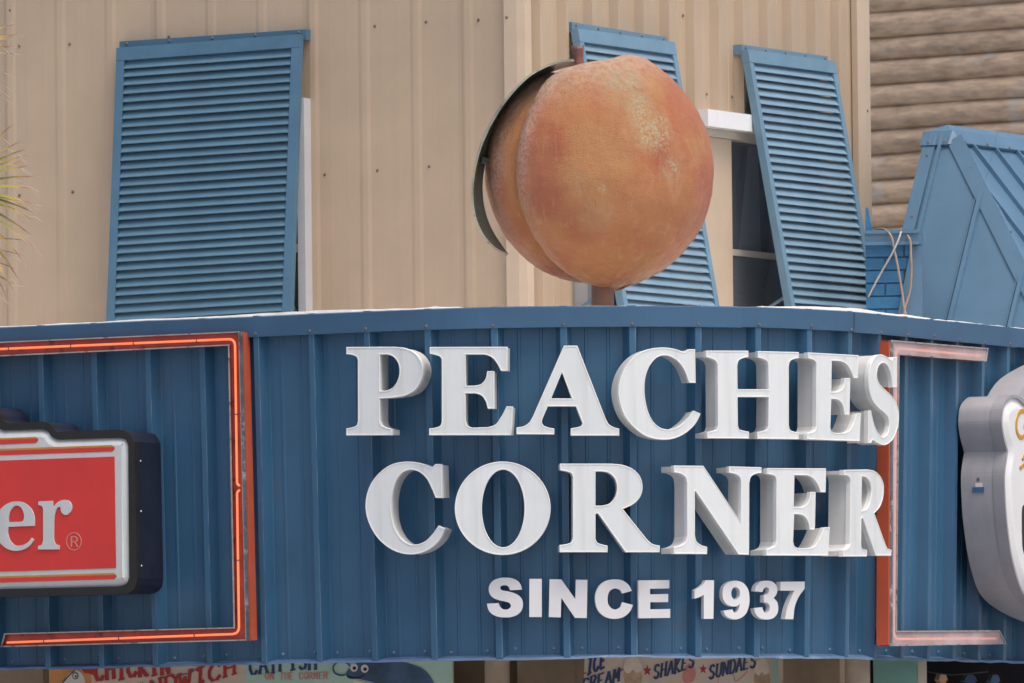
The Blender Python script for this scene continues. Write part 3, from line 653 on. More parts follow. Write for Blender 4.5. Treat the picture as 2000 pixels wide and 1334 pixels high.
N_ = [(240,95),(630,98),(1113,828),(1118,300),(1100,245,1),(1040,205,1),(960,190),(960,105),(1388,118),(1388,192),(1310,205,1),(1250,245,1),(1228,320),(1225,1260),(1085,1255),(525,428),(518,432),(520,1000),(540,1080,1),(600,1130,1),(680,1155),(678,1250),(240,1248),(240,1160),(320,1140,1),(385,1100,1),(415,1020),(415,330),(395,250,1),(335,205,1),(245,185)]
E3 = [(190,95),(960,98),(955,412),(885,410),(850,310,1),(790,230,1),(720,195,1),(640,190),(548,190),(540,602),(640,605),(700,575,1),(735,510,1),(755,405),(825,408),(815,900),(745,898),(725,800,1),(680,730,1),(620,700,1),(545,698),(530,1050),(550,1110,1),(600,1140),(750,1138),(810,1110,1),(860,1030,1),(935,865),(1008,865),(990,1238),(180,1235),(182,1152),(240,1138,1),(290,1110,1),(312,1050),(312,250),(295,205,1),(250,185,1),(190,172)]
R2 = [(1195,118),(1500,112),(1590,130,1),(1660,190,1),(1705,290,1),(1712,400,1),(1690,530,1),(1650,620,1),(1590,685),(1735,1090),(1765,1140,1),(1812,1158),(1808,1240),(1605,1238),(1437,745),(1420,758),(1415,1100),(1430,1140,1),(1495,1160),(1490,1248),(1185,1248),(1187,1165),(1225,1150,1),(1250,1130,1),(1270,1085),(1280,270),(1265,220,1),(1240,197,1),(1195,185)]
R2h = [(1425,205),(1470,212,1),(1520,260,1),(1548,350,1),(1545,470,1),(1520,570,1),(1480,635,1),(1420,655)]
def imgpath(tok, ox, oy, sc): return [(ox+x/sc, oy+y/sc) for x, y in path(tok)]
BIG = [ # outline, holes, crop origin, angle, label
 (P_, [Ph], (665, 665), -20.6, 'white letter P that starts the word PEACHES'),
 (E1, [], (825, 665), -7.5, 'white letter E between the P and the A of PEACHES'),
 (A_, [Ah], (1010, 665), 2, 'white letter A with its triangular opening, in PEACHES'),
 (C1, [], (1180, 670), 17, 'white letter C in PEACHES, right of the A'),
 (H_, [], (1350, 670), 29, 'white letter H in PEACHES'),
 (E2, [], (1550, 680), 48, 'white letter E squeezed between the H and the S of PEACHES'),
 (S_, [], (1550, 680), 57, 'white letter S ending PEACHES, overlapping the orange frame'),
 (C2, [], (700, 895), -17.9, 'white letter C that starts the word CORNER'),
 ('O', [], (880, 895), -1.5, 'round white letter O in CORNER'),
 (R1, [R1h], (1080, 895), 5, 'white letter R between the O and the N of CORNER'),
 (N_, [], (1280, 895), 30.6, 'white letter N in CORNER'),
 (E3, [], (1470, 900), 40, 'white letter E in CORNER, right of the N'),
 (R2, [R2h], (1470, 900), 60, 'narrow-looking white letter R ending CORNER beside the orange frame'),
]
LD = .118
def letter_frame(pts, th, gap, depth):
    xs = [p[0] for p in pts]; ys = [p[1] for p in pts]
    cx, cy = (min(xs)+max(xs))/2, (min(ys)+max(ys))/2
    # find the parapet point behind the middle of the face
    out = RIBD+gap+depth
    z = at_y(cx, cy, Y0).z
    s = s_at(cx, z, out)
    P = fpt(s, z, out)
    zb = at_y(cx, max(ys), P.y).z
    return Frame(th, (P.x, P.y, zb))
def channel_letter(tok, holes, org, deg, label):
    if tok == 'O':
        o = [(org[0]+x/s1, org[1]+y/s1) for x, y in ellipse(678, 652, 625, 610)]; hs = [[(org[0]+x/s1, org[1]+y/s1) for x, y in ellipse(684, 655, 277, 505)]]
    else:
        o = imgpath(tok, *org, s1); hs = [imgpath(h, *org, s1) for h in holes]
    F = letter_frame(o, radians(deg), .022, LD)
    outer = ccw(dedupe([F.xz(x, y) for x, y in o])); hol = [cw(dedupe([F.xz(x, y) for x, y in h])) for h in hs]
    allp = [outer]+hol
    r = thing('channel_letter', label, 'sign letter', F.mat(), 'white PEACHES CORNER channel letters')
    b = MB()
    ins = [inset(p, .0035) for p in allp]
    for p in ins: b.wall(p, .012, LD)
    b.cap(ins, LD, True); b.build('return', m_ret, r)
    b = MB(); i2 = [inset(p, .0068) for p in allp]; i1 = [inset(p, .002) for p in allp]
    for p, q, c in zip(i1, i2, allp):
        n = len(p)
        rows = [[(x, .026, z) for x, z in c], [(x, .003, z) for x, z in c], [(x, 0, z) for x, z in p], [(x, .0005, z) for x, z in inset(c, .0058)], [(x, .0032, z) for x, z in q]]
        b.grid(rows[::-1], False, True)
        b.grid([[(x, .026, z) for x, z in inset(c, .0036)], [(x, .026, z) for x, z in c]], False, True)
    o_ = b.build('trim_cap', m_trimcap, r)
    b = MB(); b.cap([inset(p, .005) for p in allp], .0022); b.build('face', m_white, r)
    return r
for a in BIG: channel_letter(*a)

SM = [
 ([(790,365),(560,378),(540,320,1),(500,288,1),(440,280,1),(385,295,1),(365,330,1),(390,370,1),(480,392,1),(600,420,1),(720,475,1),(790,550,1),(812,650,1),(790,760,1),(710,850,1),(600,895,1),(460,908,1),(310,890,1),(200,835,1),(140,760,1),(110,640),(340,628),(360,690,1),(400,735,1),(470,755,1),(540,740,1),(578,690,1),(560,635,1),(490,605,1),(360,575,1),(240,530,1),(170,460,1),(145,360,1),(170,260,1),(240,185,1),(340,145,1),(480,132,1),(620,150,1),(720,205,1),(770,280,1)], [], (940, 1115, 10), -3, 'small white letter S that starts SINCE'),
 ([(940,155),(1182,155),(1182,900),(938,900)], [], (940, 1115, 10), 0, 'small white letter I in SINCE'),
 ([(105,125),(280,128),(490,425),(498,132),(672,135),(662,708),(485,705),(280,405),(270,698),(92,692)], [], (1060, 1115, 7.692), 2, 'small white letter N in SINCE'),
 ([(1340,300),(1195,340),(1165,290,1),(1090,262,1),(1010,300,1),(975,410,1),(995,520,1),(1080,580,1),(1160,550,1),(1195,470),(1358,512),(1310,610,1),(1220,690,1),(1085,720,1),(940,690,1),(830,590,1),(790,450,1),(800,320,1),(860,210,1),(960,145,1),(1085,128,1),(1200,145,1),(1290,210,1)], [], (1060, 1115, 7.692), 7, 'small white letter C in SINCE'),
 ([(1435,142),(1902,138),(1902,262),(1612,268),(1612,352),(1885,347),(1885,468),(1615,470),(1615,577),(1915,572),(1915,705),(1440,712)], [], (1060, 1115, 7.692), 12, 'small white letter E that ends SINCE'),
 ([(320,110),(455,110),(445,738),(288,738),(290,345),(220,385,1),(135,412),(140,270),(220,225,1),(280,170,1)], [], (1340, 1120, 8.333), 24, 'small white numeral one that starts the year line'),
 ([(810,118,1),(920,150,1),(1000,240,1),(1032,380,1),(1020,540,1),(970,660,1),(890,725,1),(800,748,1),(710,730,1),(640,680,1),(608,608),(755,585),(775,625,1),(810,640,1),(850,600,1),(878,495),(840,525,1),(770,538,1),(680,510,1),(610,430,1),(595,320,1),(620,210,1),(700,140,1)], ['h9'], (1340, 1120, 8.333), 29, 'small white numeral nine with a round hole in the year line'),
 ([(1120,287),(1245,302),(1265,250,1),(1300,222,1),(1345,245,1),(1350,300,1),(1320,340,1),(1268,352),(1265,470),(1310,475,1),(1355,510,1),(1362,570,1),(1340,625,1),(1300,642,1),(1260,610,1),(1240,550),(1105,570),(1135,660,1),(1200,725,1),(1310,750,1),(1420,725,1),(1485,650,1),(1500,550,1),(1480,460,1),(1425,400),(1470,340,1),(1485,260,1),(1450,170,1),(1380,125,1),(1300,118,1),(1200,140,1),(1145,200,1)], [], (1340, 1120, 8.333), 36, 'small white numeral three in the year line'),
 ([(1540,135),(1932,132),(1930,248),(1840,370,1),(1775,520,1),(1745,745),(1612,742),(1640,590,1),(1700,420,1),(1765,280),(1535,278)], [], (1340, 1120, 8.333), 42, 'small white numeral seven that ends the year line'),
]
for tok, hs, org, deg, label in SM:
    o = imgpath(tok, *org); hh = [[(org[0]+x/org[2], org[1]+y/org[2]) for x, y in ellipse(806, 323, 72, 102, 32)]] if hs else []
    F = letter_frame(o, radians(deg), .022, .03)
    polys = [ccw(dedupe([F.xz(x, y) for x, y in o]))]+[cw([F.xz(x, y) for x, y in h]) for h in hh]
    r = thing('sign_letter', label, 'sign letter', F.mat(), 'small white SINCE 1937 letters')
    MB().prism(polys, 0, .03).build('body', m_small, r)

# ------------------------------------------------------------------ neon border frames
def fascia_frame(th, s, out):
    P = fpt(s, ZM, out); return Frame(th, (P.x, P.y, ZB))
def band(b, a, c, y0, y1):                    # box between two px quads already in local xz
    pass
def neon_frame(label, F, quads, tubes, tubemat, cover, sideedge, dep=.055):
    r = thing('neon_border', label, 'neon sign', F.mat(), 'orange neon border frames')
    for q in quads:
        P = ccw([F.xz(x, y) for x, y in q])
        ch = MB(); ch.cap([P], .024); ch.wall(P, .003, dep); ch.wall(cw(P), .003, .024); ch.cap([P], dep, True)
        chan = ch.build('channel', [m_redin, m_orange], r, mi=None)
        n = len(chan.data.polygons)
        # inside red, outside orange
        for k, f in enumerate(chan.data.polygons):
            f.material_index = 0
        I = inset(P, .0055)
        lip = MB(); lip.grid([[(x, 0, z) for x, z in P], [(x, 0, z) for x, z in I]][::-1], False, True); lip.wall(P, 0, .006); lip.wall(cw(I), 0, .006)
        lip.build('metal_lip', m_silver, chan)
        if cover:
            MB().cap([inset(P, .004)], .007).build('plastic_cover', m_cov, chan)
    for poly in sideedge:
        if len(poly) > 3: MB().prism([ccw([F.xz(x, y) for x, y in poly[3]])], -.002, .012).build('weathered_edge', m_edge, r)
        MB().prism([ccw([F.xz(x, y) for x, y in poly[0]])], poly[1], poly[2]).build('painted_side', m_orange, r)
    for t in tubes:
        pts = []
        q = [Vector((F.xz(x, y, .014)[0], .014, F.xz(x, y, .014)[1])) for x, y in t]
        for k in range(len(q)):                # rounded bends
            if 0 < k < len(q)-1:
                a = (q[k-1]-q[k]).normalized(); c = (q[k+1]-q[k]).normalized(); rr = min(.035, (q[k-1]-q[k]).length*.45, (q[k+1]-q[k]).length*.45)
                for i in range(7):
                    u = i/6; pts.append((q[k]+a*rr)*(1-u)**2+q[k]*2*u*(1-u)+(q[k]+c*rr)*u*u)
            else: pts.append(q[k])
        tb = MB().tube(pts, .0060, 10).build('neon_tube', tubemat, r)
        sp = MB()
        L = [(pts[i], pts[i+1]) for i in range(len(pts)-1) if (pts[i+1]-pts[i]).length > .12]
        for a, c in L:
            nn = max(1, int((c-a).length/.32))
            for i in range(nn):
                p = a.lerp(c, (i+.5)/nn); d = (c-a).normalized()
                sp.tube([p-d*.003, p+d*.003], .0070, 8)
                sp.tube([p+Vector((0, .004, 0)), p+Vector((0, .0105, 0))], .003, 5)
        sp.build('tube_clips', m_screw, tb, 'stuff')
    return r
FLs = fascia_frame(TL, -1.8, RIBD+.072)
neon_frame('orange neon border round the red sign on the left', FLs,
    [[(-420, 686), (467.5, 647), (481.5, 1251), (1, 1264), (8, 1237), (456, 1225), (445, 675), (-420, 716)]],
    [[(-400, 699), (459, 662), (463, 945), (468, 949)], [(468, 957), (463, 962), (467, 1238), (14, 1255)]], m_tube, False,
    [([(467.5, 648), (473, 648.5), (488, 1250), (481.5, 1250.5)], .0105, .062, [(467.6, 648), (471.5, 648), (485.3, 1250.5), (481.6, 1251)])])
FRs = fascia_frame(TR, 2.2, RIBD+.066)
neon_frame('pale orange neon border with hazy plastic cover on the right', FRs,
    [[(1740, 664), (1931, 680), (1927, 706), (1757, 693), (1752, 1232), (1953, 1231), (1966, 1258), (1739, 1262)]],
    [[(1915, 695), (1750, 680), (1747, 1248), (1945, 1247)]], m_tube2, True,
    [([(1736.5, 667), (1739.2, 667), (1738.2, 1260), (1735.5, 1260)], .0005, .062, [(1738.8, 665), (1744, 666), (1742.5, 1261), (1737.6, 1261)])])

# ------------------------------------------------------------------ red lightbox sign on the left
FS = fascia_frame(TL, -2.2, RIBD+.225)
s8 = 3.175
def c8(tok): return imgpath(tok, 0, 780, s8)
rim = [(-900,60),(-120,40),(-40,52,1),(5,95,1),(22,135,1),(55,148),(265,137),(310,152,1),(332,185,1),(352,202,1),(385,200),(735,187),(795,205,1),(832,262),(850,1110),(835,1170,1),(790,1203,1),(735,1210),(-900,1248)]
fac = [(-900,100),(-130,82),(-70,92,1),(-35,130,1),(-15,175,1),(20,192),(262,185),(300,202,1),(322,232,1),(355,249),(740,237),(780,250,1),(795,290),(801,1105),(785,1142,1),(735,1160),(-900,1198)]
def loc(F, pts, y=0): return dedupe([F.xz(x, y_, y) for x, y_ in pts])
sg = thing('lightbox_sign', 'red and white lightbox sign with black rim, ending in er with a registered mark', 'sign', FS.mat())
R_ = ccw(loc(FS, c8(rim))); Fc = ccw(loc(FS, c8(fac)))
b = MB(); Ri = inset(R_, .004); b.wall(Ri, .03, .225); b.cap([Ri], .225, True); b.build('can', m_navy, sg)
b = MB(); b.cap([R_, cw(Fc)], 0); b.wall(R_, 0, .032); b.wall(cw(Fc), 0, .02); b.build('rim', m_black, sg)
# pillowed white face
b = MB(); r0 = Fc; r1 = inset(Fc, .02); r2 = inset(Fc, .036)
b.grid([[(x, .016, z) for x, z in r0], [(x, .002, z) for x, z in r1], [(x, -.004, z) for x, z in r2]], True, True); b.cap([r2], -.004)
fo = b.build('face', m_face, sg)
def flat(F, tok, y0, y1, name, mat, parent, holes=[], img=None, raw=False):
    o = img(tok); P = [ccw(loc(F, o))]+[cw(loc(F, img(h))) for h in holes]
    return MB().prism(P, y0, y1, False).build(name, mat, parent)
flat(FS, [(-900,412),(714,355),(724,1046),(-900,1098)], -.007, -.004, 'red_panel', m_red, sg, img=c8)
def stripe(x0, y0, x1, y1, th, mid):
    # gold upper line, red lower band, rounded right end
    top = [(x0, y0), (x1-18, y1), (x1, y1+14, 1), (x1-4, y1+mid+2), (x0, y0+mid)]
    flat(FS, [(x0, y0), (x1-16, y1), (x1-2, y1+mid), (x0, y0+mid)], -.0055, -.004, 'gold_stripe', m_gold, sg, img=c8)
    flat(FS, [(x0, y0+mid+1), (x1-1, y1+mid+1), (x1, y1+th*.6, 1), (x1-16, y1+th), (x0, y0+th)], -.0055, -.004, 'red_stripe', m_red, sg, img=c8)
stripe(-900, 338, 714, 283, 41, 11)
stripe(-900, 1124, 726, 1076, 40, 11)
stripe(-500, 262, 240, 232, 40, 9)
def c7(tok): return imgpath(tok, 0, 960, 10.26)
EE = [(360,200,1),(480,217,1),(600,292,1),(690,420,1),(722,560,1),(722,688),(200,708),(185,780,1),(200,900,1),(250,1010,1),(330,1075,1),(420,1085,1),(540,1050,1),(610,1000,1),(662,930),(712,970),(640,1070,1),(540,1145,1),(360,1190,1),(200,1160,1),(50,1050,1),(-40,900,1),(-75,700,1),(-50,520,1),(20,380,1),(120,280,1),(240,217,1)]
EH = [(200,612),(205,500,1),(240,380,1),(310,300,1),(370,280,1),(440,310,1),(495,400,1),(512,510,1),(490,590,1),(440,608)]
RR = [(800,200),(1085,188),(1090,320),(1140,260,1),(1220,195,1),(1330,168,1),(1420,200,1),(1468,290,1),(1440,410,1),(1345,470,1),(1265,420,1),(1240,305),(1190,320,1),(1130,440,1),(1108,600),(1105,950),(1140,1050,1),(1218,1080),(1215,1160),(790,1162),(795,1090),(860,1070,1),(895,980),(895,350),(870,295,1),(800,270)]
flat(FS, EE, -.013, -.007, 'letter_e', m_face, sg, [EH], c7)
flat(FS, RR, -.013, -.007, 'letter_r', m_face, sg, [], c7)
raw = lambda p: [(x/10.26, 960+y/10.26) for x, y in p]
MB().prism([ccw(loc(FS, raw(ellipse(1500, 1000, 155, 182, 40)))), cw(loc(FS, raw(ellipse(1500, 1000, 140, 166, 40))))], -.009, -.007, False).build('mark_ring', m_pink, sg)
rm = [(1440,895),(1530,895),(1570,935,1),(1572,985,1),(1535,1012),(1585,1105),(1560,1108),(1510,1015),(1466,1015),(1462,1108),(1436,1108)]
rh = [(1464,915),(1525,915),(1548,945,1),(1548,975,1),(1522,995),(1464,996)]
flat(FS, rm, -.009, -.007, 'mark_letter', m_pink, sg, [rh], c7)
b = MB()
for zz in (380, 692, 1030):
    P = FS.xz(270+2, 780+zz/s8); px = 270
    x = max(p[0] for p in Ri); z = FS.xz(266, 780+zz/s8)[1]
    dome(b, Vector((x-.001, .045, z)), Vector((1, 0, 0)), .005)
b.build('can_screws', m_trimcap, sg, 'stuff')

# ------------------------------------------------------------------ grey rounded sign on the right
FG = fascia_frame(TR, 3.0, RIBD+.245)
so_ = [(2150,1225,1),(2060,1205,1),(2000,1162,1),(1980,1108,1),(1968,1040,1),(1962,968,1),(1961.5,920,1),(1967,881),(1959,850,1),(1956,815,1),(1963,784,1),(1979,771,1),(1992,775,1),(2003,786),(2031,742,1),(2076,712,1),(2150,690,1),(2250,700,1),(2330,800,1),(2340,1000,1),(2280,1170,1)]
gs = thing('rounded_sign', 'grey sided white sign with rounded knob, cut by the right edge', 'sign', FG.mat())
so_img = path(so_); G = ccw(loc(FG, so_img))
b = MB(); Gi = inset(G, .004); b.wall(Gi, .05, .225, smooth=False); b.cap([Gi], .225, True); b.build('can', m_grey, gs)
b = MB(); b.wall(G, .0, .058); b.cap([G, cw(inset(G, .014))], 0); b.wall(cw(inset(G, .014)), 0, .02); b.wall(cw(inset(G, .0038)), .0579, .058); b.build('retainer', m_greyd, gs)
b = MB(); a0, a1, a2, a3 = inset(G, .013), inset(G, .035), inset(G, .05), inset(G, .07)
b.grid([[(x, .012, z) for x, z in a0], [(x, .009, z) for x, z in a1], [(x, -.008, z) for x, z in a2], [(x, -.010, z) for x, z in a3]], True, True); b.cap([a3], -.010)
b.build('face', m_facew, gs)
def ribbon(F, pts, y, r, name, mat, parent):
    q = [Vector((F.xz(x, yy, y)[0], y, F.xz(x, yy, y)[1])) for x, yy in pts]; b = MB()
    for k in range(len(q)-1): pass
    rows = []
    for k, p in enumerate(q):
        t = (q[min(k+1, len(q)-1)]-q[max(k-1, 0)]).normalized(); nrm = Vector((-t.z, 0, t.x))*r
        rows.append([p+nrm+Vector((0, .004, 0)), p+nrm*.8, p-nrm*.8, p-nrm+Vector((0, .004, 0))])
    b.grid(rows); return recalc(b.build(name, mat, parent))
def spl(pts, n=6):
    return [q for q in path([(x, y, 1) for x, y in pts], n)][:-n+0] if True else pts
ribbon(FG, spl([(2012, 812), (2004, 803), (1996, 803), (1989, 812), (1986, 828), (1988, 845), (1994, 854), (2001, 852), (2006, 842), (2006, 834), (2000, 835)]), -.014, .011, 'gold_letter', m_gold, gs)
ribbon(FG, spl([(1993, 915), (1999, 910), (2008, 906), (2015, 898)]), -.014, .010, 'gold_flourish', m_gold, gs)
ribbon(FG, spl([(1998, 898), (2003, 888), (2010, 880)]), -.014, .010, 'gold_flourish', m_gold, gs)
bl = [(1996,1000),(1998,988,1),(2010,982),(2100,975),(2100,1150),(2030,1120,1),(2000,1080,1),(1996,1040)]
MB().prism([ccw(loc(FG, path(bl), -.011))], -.013, -.0105, False).build('black_mark', m_black, gs)
# sticker on the side of the can
ks = min(range(len(Gi)), key=lambda k: abs(Gi[k][1]-FG.xz(1961, 955)[1]) + (10 if Gi[k][0] > .5 else 0))
xs_ = min(p[0] for p in Gi if abs(p[1]-Gi[ks][1]) < .03)
zc = FG.xz(1961, 955)[1]
MB().box(xs_-.0035, xs_+.02, .105, .165, zc-.012, zc+.012).build('blue_label', m_sticker, gs)
MB().box(xs_-.003, xs_+.02, .115, .15, zc+.0125, zc+.032).build('white_label', m_twhite, gs)
b = MB(); dome(b, Vector((xs_+.0005, .135, zc+.05)), Vector((-1, 0, 0)), .010); b.build('plug', m_screw, gs)
# thin bracket and wires beside the sign
# ------------------------------------------------------------------ the peach on its pole
PY = 48.4; PK = PY/FPX
pc = at_y(1170, 336, PY)
pbase = at_y(1177, 640, PY)
pr = thing('peach_sculpture', 'giant weathered orange peach with stem and leaf on a brown pole above the parapet', 'sculpture', (pbase.x, pbase.y, ZT-.3))
off = pc-pr.location
tiltm = Matrix.Rotation(radians(-8), 3, 'Y') @ Matrix.Rotation(radians(9), 3, 'X')       # crown leans to the left
azs = radians(-55); NA, NP = 300, 200
def peach_r(ph, az):
    d = Vector((sin(ph)*sin(az), -sin(ph)*cos(az), cos(ph)))
    q = sin(ph)*sin(az-azs); dm = math.asin(max(-1, min(1, q))); front = cos(az-azs) > 0
    g = 0; gv = 0; sh = 0
    if front:
        fade = min(1, (pi-ph)/.25)*min(1, ph/.25)
        g = (.070*exp(-(dm/(.030 if dm > 0 else .075))**2)+.065*exp(-(dm/(.15 if dm > 0 else .22))**2))*fade
        if dm < 0: g += .030*exp(-(dm/.60)**2)*(1-exp(-(dm/.08)**2))*fade
        gv = exp(-(dm/.06)**2)*.9
        sh = exp(-((dm-.15)/.12)**2)+.95*exp(-((dm+.30)/.16)**2)
    sh *= max(0, min(1, (d.z*.6+.55)))
    cav = .11*exp(-(ph/.30)**2)
    tip = .022*exp(-((pi-ph)/.10)**2)
    r = .552*(1+.016*cos(2*ph)) * (1-g-cav+tip)
    r += .030*exp(-((ph-.42)/.25)**2)/(1+exp(-q*14))
    r += .011*noise.noise(d*2.1+Vector((3, 1, 0)))+.005*noise.noise(d*6)+.0022*noise.noise(d*17)+.004*max(0, d.z)*noise.noise(d*24)+.006*max(0, -d.z-.5)*noise.noise(d*18)
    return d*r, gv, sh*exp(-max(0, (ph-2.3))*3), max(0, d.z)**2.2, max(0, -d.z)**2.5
b = MB(); rows = []; at1, at2, at3, at4 = [], [], [], []
for i in range(NP+1):
    ph = max(1e-4, min(pi-1e-4, pi*i/NP)); row = []
    for j in range(NA):
        p, a1_, a2_, a3_, a4_ = peach_r(ph, 2*pi*j/NA); row.append(off+tiltm @ p); at1.append(a1_); at2.append(a2_); at3.append(a3_); at4.append(a4_)
    rows.append(row)
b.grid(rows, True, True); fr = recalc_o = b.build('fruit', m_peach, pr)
for nm, dat in (('groove', at1), ('shoulder_sheen', at2), ('top', at3), ('bottom', at4)):
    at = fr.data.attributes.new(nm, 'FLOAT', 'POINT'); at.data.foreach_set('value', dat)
# object coordinates of the paint are centred on the fruit
for v in fr.data.vertices: v.co -= off
fr.location = off
# stem
def pp(px, py, dy=0): return at_y(px, py, PY+dy)-pr.location
b = MB(); rows = []
for (px, py, rx, k) in ((1133, 140, 13, 0), (1132, 127, 10.5, 0), (1131, 117, 9, 0), (1130, 107, 9.5, 0), (1129, 98, 11.5, 0), (1128, 92, 13.5, 1), (1128, 94, 7, 2)):
    c = pp(px, py, -.22); row = []
    for j in range(12):
        a = 2*pi*j/12; bumpz = (.010*abs(cos(a)) if k == 1 else 0)
        row.append(c+Vector((rx*PK*cos(a)*(1+.12*sin(3*a+py)), rx*PK*sin(a)*.9, bumpz-(.012 if k == 2 else 0))))
    rows.append(row)
b.grid(rows, True, True); i = len(b.v); b.v += [tuple(p) for p in rows[-1]]; b.f.append(tuple(range(i, i+12))); b.sm.append(True)
recalc(b.build('stem', m_stem, pr))
# leaf: curved sheet seen nearly edge on, near edge = outer line, far edge = inner line
outer = [(1138,122),(1110,120),(1085,125),(1040,146),(1000,184),(965,235),(940,290),(927,345),(925,390),(932,430),(950,465),(972,486),(993,496)]
inner = [(1138,127),(1110,130),(1088,137),(1048,157),(1010,196),(978,242),(957,290),(946,330),(943,380),(950,420),(962,450),(978,475),(993,496)]
def resamp(p, n=40):
    q = path([(x, y, 1) for x, y in p], 8); q = q[:(len(p)-1)*8+1]
    return [q[int(round(k*(len(q)-1)/n))] for k in range(n+1)]
oo, ii = resamp(outer), resamp(inner)
rows = []; rows2 = []
for k in range(41):
    t = k/40; wdt = .015+(.06+.16*exp(-((t-.28)/.22)**2))*(sin(pi*t)**.6 if 0 < t < 1 else 0)
    A_p = pp(*oo[k], -.10-wdt); B_p = pp(*ii[k], -.10+wdt*.6)
    mid = (A_p+B_p)/2; dirn = ((A_p+B_p)/2-off); dirn.y = 0
    mid = mid+dirn.normalized()*.018*sin(pi*t)
    rows.append([A_p, A_p.lerp(mid, .5)+dirn.normalized()*.002, mid, mid.lerp(B_p, .5)+dirn.normalized()*.002, B_p])
rows2 = [[p+((p-off)*Vector((1, 0, 1))).normalized()*.010 for p in r] for r in rows]
b = MB(); b.grid(rows, True); n_in = len(b.f); b.grid([r[::-1] for r in rows2], True)
b.grid([[r[0] for r in rows], [r[0] for r in rows2]]); b.grid([[r[-1] for r in rows2], [r[-1] for r in rows]])
nf = len(b.f); b.build('leaf', [m_leaf, m_leafe], pr, mi=[0]*n_in+[1 if (k-n_in) < 60 or k >= n_in+160 else 0 for k in range(n_in, nf)])
b = MB(); c0 = pp(938, 312, -.10); c1 = pp(958, 318, -.06); b.tube([c0, c1+Vector((.06, .02, 0))], .018, 8); b.build('leaf_bracket', m_leaf, pr)
b = MB(); pt = pp(1177, 560); b.tube([(pt.x, pt.y, -.4), (pt.x, pt.y, pt.z+.06)], 22*PK, 20); b.build('pole', m_pole, pr)
b = MB(); b.tube([(pt.x, pt.y, -.42), (pt.x, pt.y, -.39)], 60*PK, 20); b.build('base_plate', m_pole, pr)

# ------------------------------------------------------------------ log-sided building far right
LY = 75.0
FLg = Frame(radians(-40), at_y(1690, 300, LY)); FLg.O.z = 0
lg = thing('log_building', 'weathered log sided building far behind at the upper right', 'building', FLg.mat())
lines = [27, 77, 121, 168.5, 211.5, 257, 305, 354.5, 401, 447]
zs = [FLg.xz(1690, y)[1] for y in lines]
p0 = zs[0]-zs[1]
allz = [zs[0]+p0*k for k in range(6, 0, -1)]+zs+[zs[-1]-.18*k for k in range(1, 16)]
for i in range(len(allz)-1):
    zt_, zb_ = allz[i], allz[i+1]
    if zb_ < 0: break
    hh = (zt_-zb_)/2; cz = (zt_+zb_)/2; b = MB(); rows = []
    for k in range(101):
        x = -2.6+12.6*k/100; row = []
        wob = .010*noise.noise((x*.8, i*5.1, 1)); kn = 0
        for j in range(13):
            a = pi*j/12; rr = hh*1.02*(1+.05*noise.noise((x*1.7, i*3.3, j*.25)))
            row.append((x, -sin(a)*rr*.75+wob*.2, cz+cos(a)*rr+wob*.5))
        rows.append(row)
    b.grid(rows, True); b.build('log', m_log, lg)
MB().box(-2.6, 10.0, .002, .25, 0, allz[0]).build('backing_wall', m_store, lg)

# ------------------------------------------------------------------ blue metal mansard roof beside it
RYD = 53.5
A0 = at_y(1856, 262, RYD)
nL = Vector((-sin(radians(27)), -cos(radians(27)), 0)); nR = Vector((cos(radians(27)), -sin(radians(27)), 0))
lD = Vector((-cos(radians(27)), sin(radians(27)), 0)); rD = Vector((sin(radians(27)), cos(radians(27)), 0))
kL, kR = .60, .80; DROP = 2.2
tw = thing('metal_roof', 'light blue standing seam metal roof with steep hip rising at the right', 'roof', (A0.x, A0.y, A0.z-DROP))
TO = tw.location.copy()
dnL = nL*kL-Vector((0, 0, 1)); dnR = nR*kR-Vector((0, 0, 1)); hip = nL*kL+nR*kR-Vector((0, 0, 1))
lenL = .136; 
sL_ = dnL.normalized(); faceNL = (lD.cross(dnL)).normalized(); faceNL = faceNL if faceNL.y < 0 else -faceNL
faceNR = (rD.cross(dnR)).normalized(); faceNR = faceNR if faceNR.y < 0 else -faceNR
def Lp(u, h): return A0+lD*u+dnL*h-TO               # on the left face; u negative = right of the top corner
def Rp(u, h): return A0+rD*u+dnR*h-TO
# left face: u from lenL down to the hip line u = -kR*h*(component)
# hip in left-face coordinates: A0+hip*h = A0 + dnL*h + nR*kR*h, and nR = -lD  -> u = -kR*h
def panelL(u0, u1, wob=0):
    b = MB(); rows = []
    for i in range(25):
        h = DROP*i/24; uu0 = u0; uu1 = max(u1, -kR*h)
        if uu1 > uu0: uu1 = uu0
        rows.append([Lp(uu0+(uu1-uu0)*k/4, h)+faceNL*(.006*noise.noise((u0*3+k*.4, h*2.5, 2))*(0 < k < 4)) for k in range(5)])
    b.grid(rows, True); return recalc(b.build('roof_panel', m_roof, tw))
def panelR(u0, u1):
    b = MB(); rows = []
    for i in range(13):
        h = DROP*i/12; a = max(u0, -kL*h) if u0 < 0 else u0; c = max(u1, -kL*h)
        rows.append([Rp(a+(c-a)*k/3, h)+faceNR*(.005*noise.noise((u0*3+k*.5, h*2, 7))*(0 < k < 3)) for k in range(4)])
    b.grid(rows, True); return recalc(b.build('roof_panel', m_roof, tw))
eL = [lenL, -.27, -.62, -.97, -1.4, -1.9]
for a, c in zip(eL, eL[1:]): panelL(a, c)
eR = [-1.4, -1.05, -.70, -.35, 0]+[.30*k for k in range(1, 12)]
eR = [-1.6, -1.3, -1.0, -.7, -.40, -.12, .16, .44, .72, 1.0, 1.28, 1.56, 1.84, 2.12, 2.4]
for a, c in zip(eR, eR[1:]): panelR(a, c)
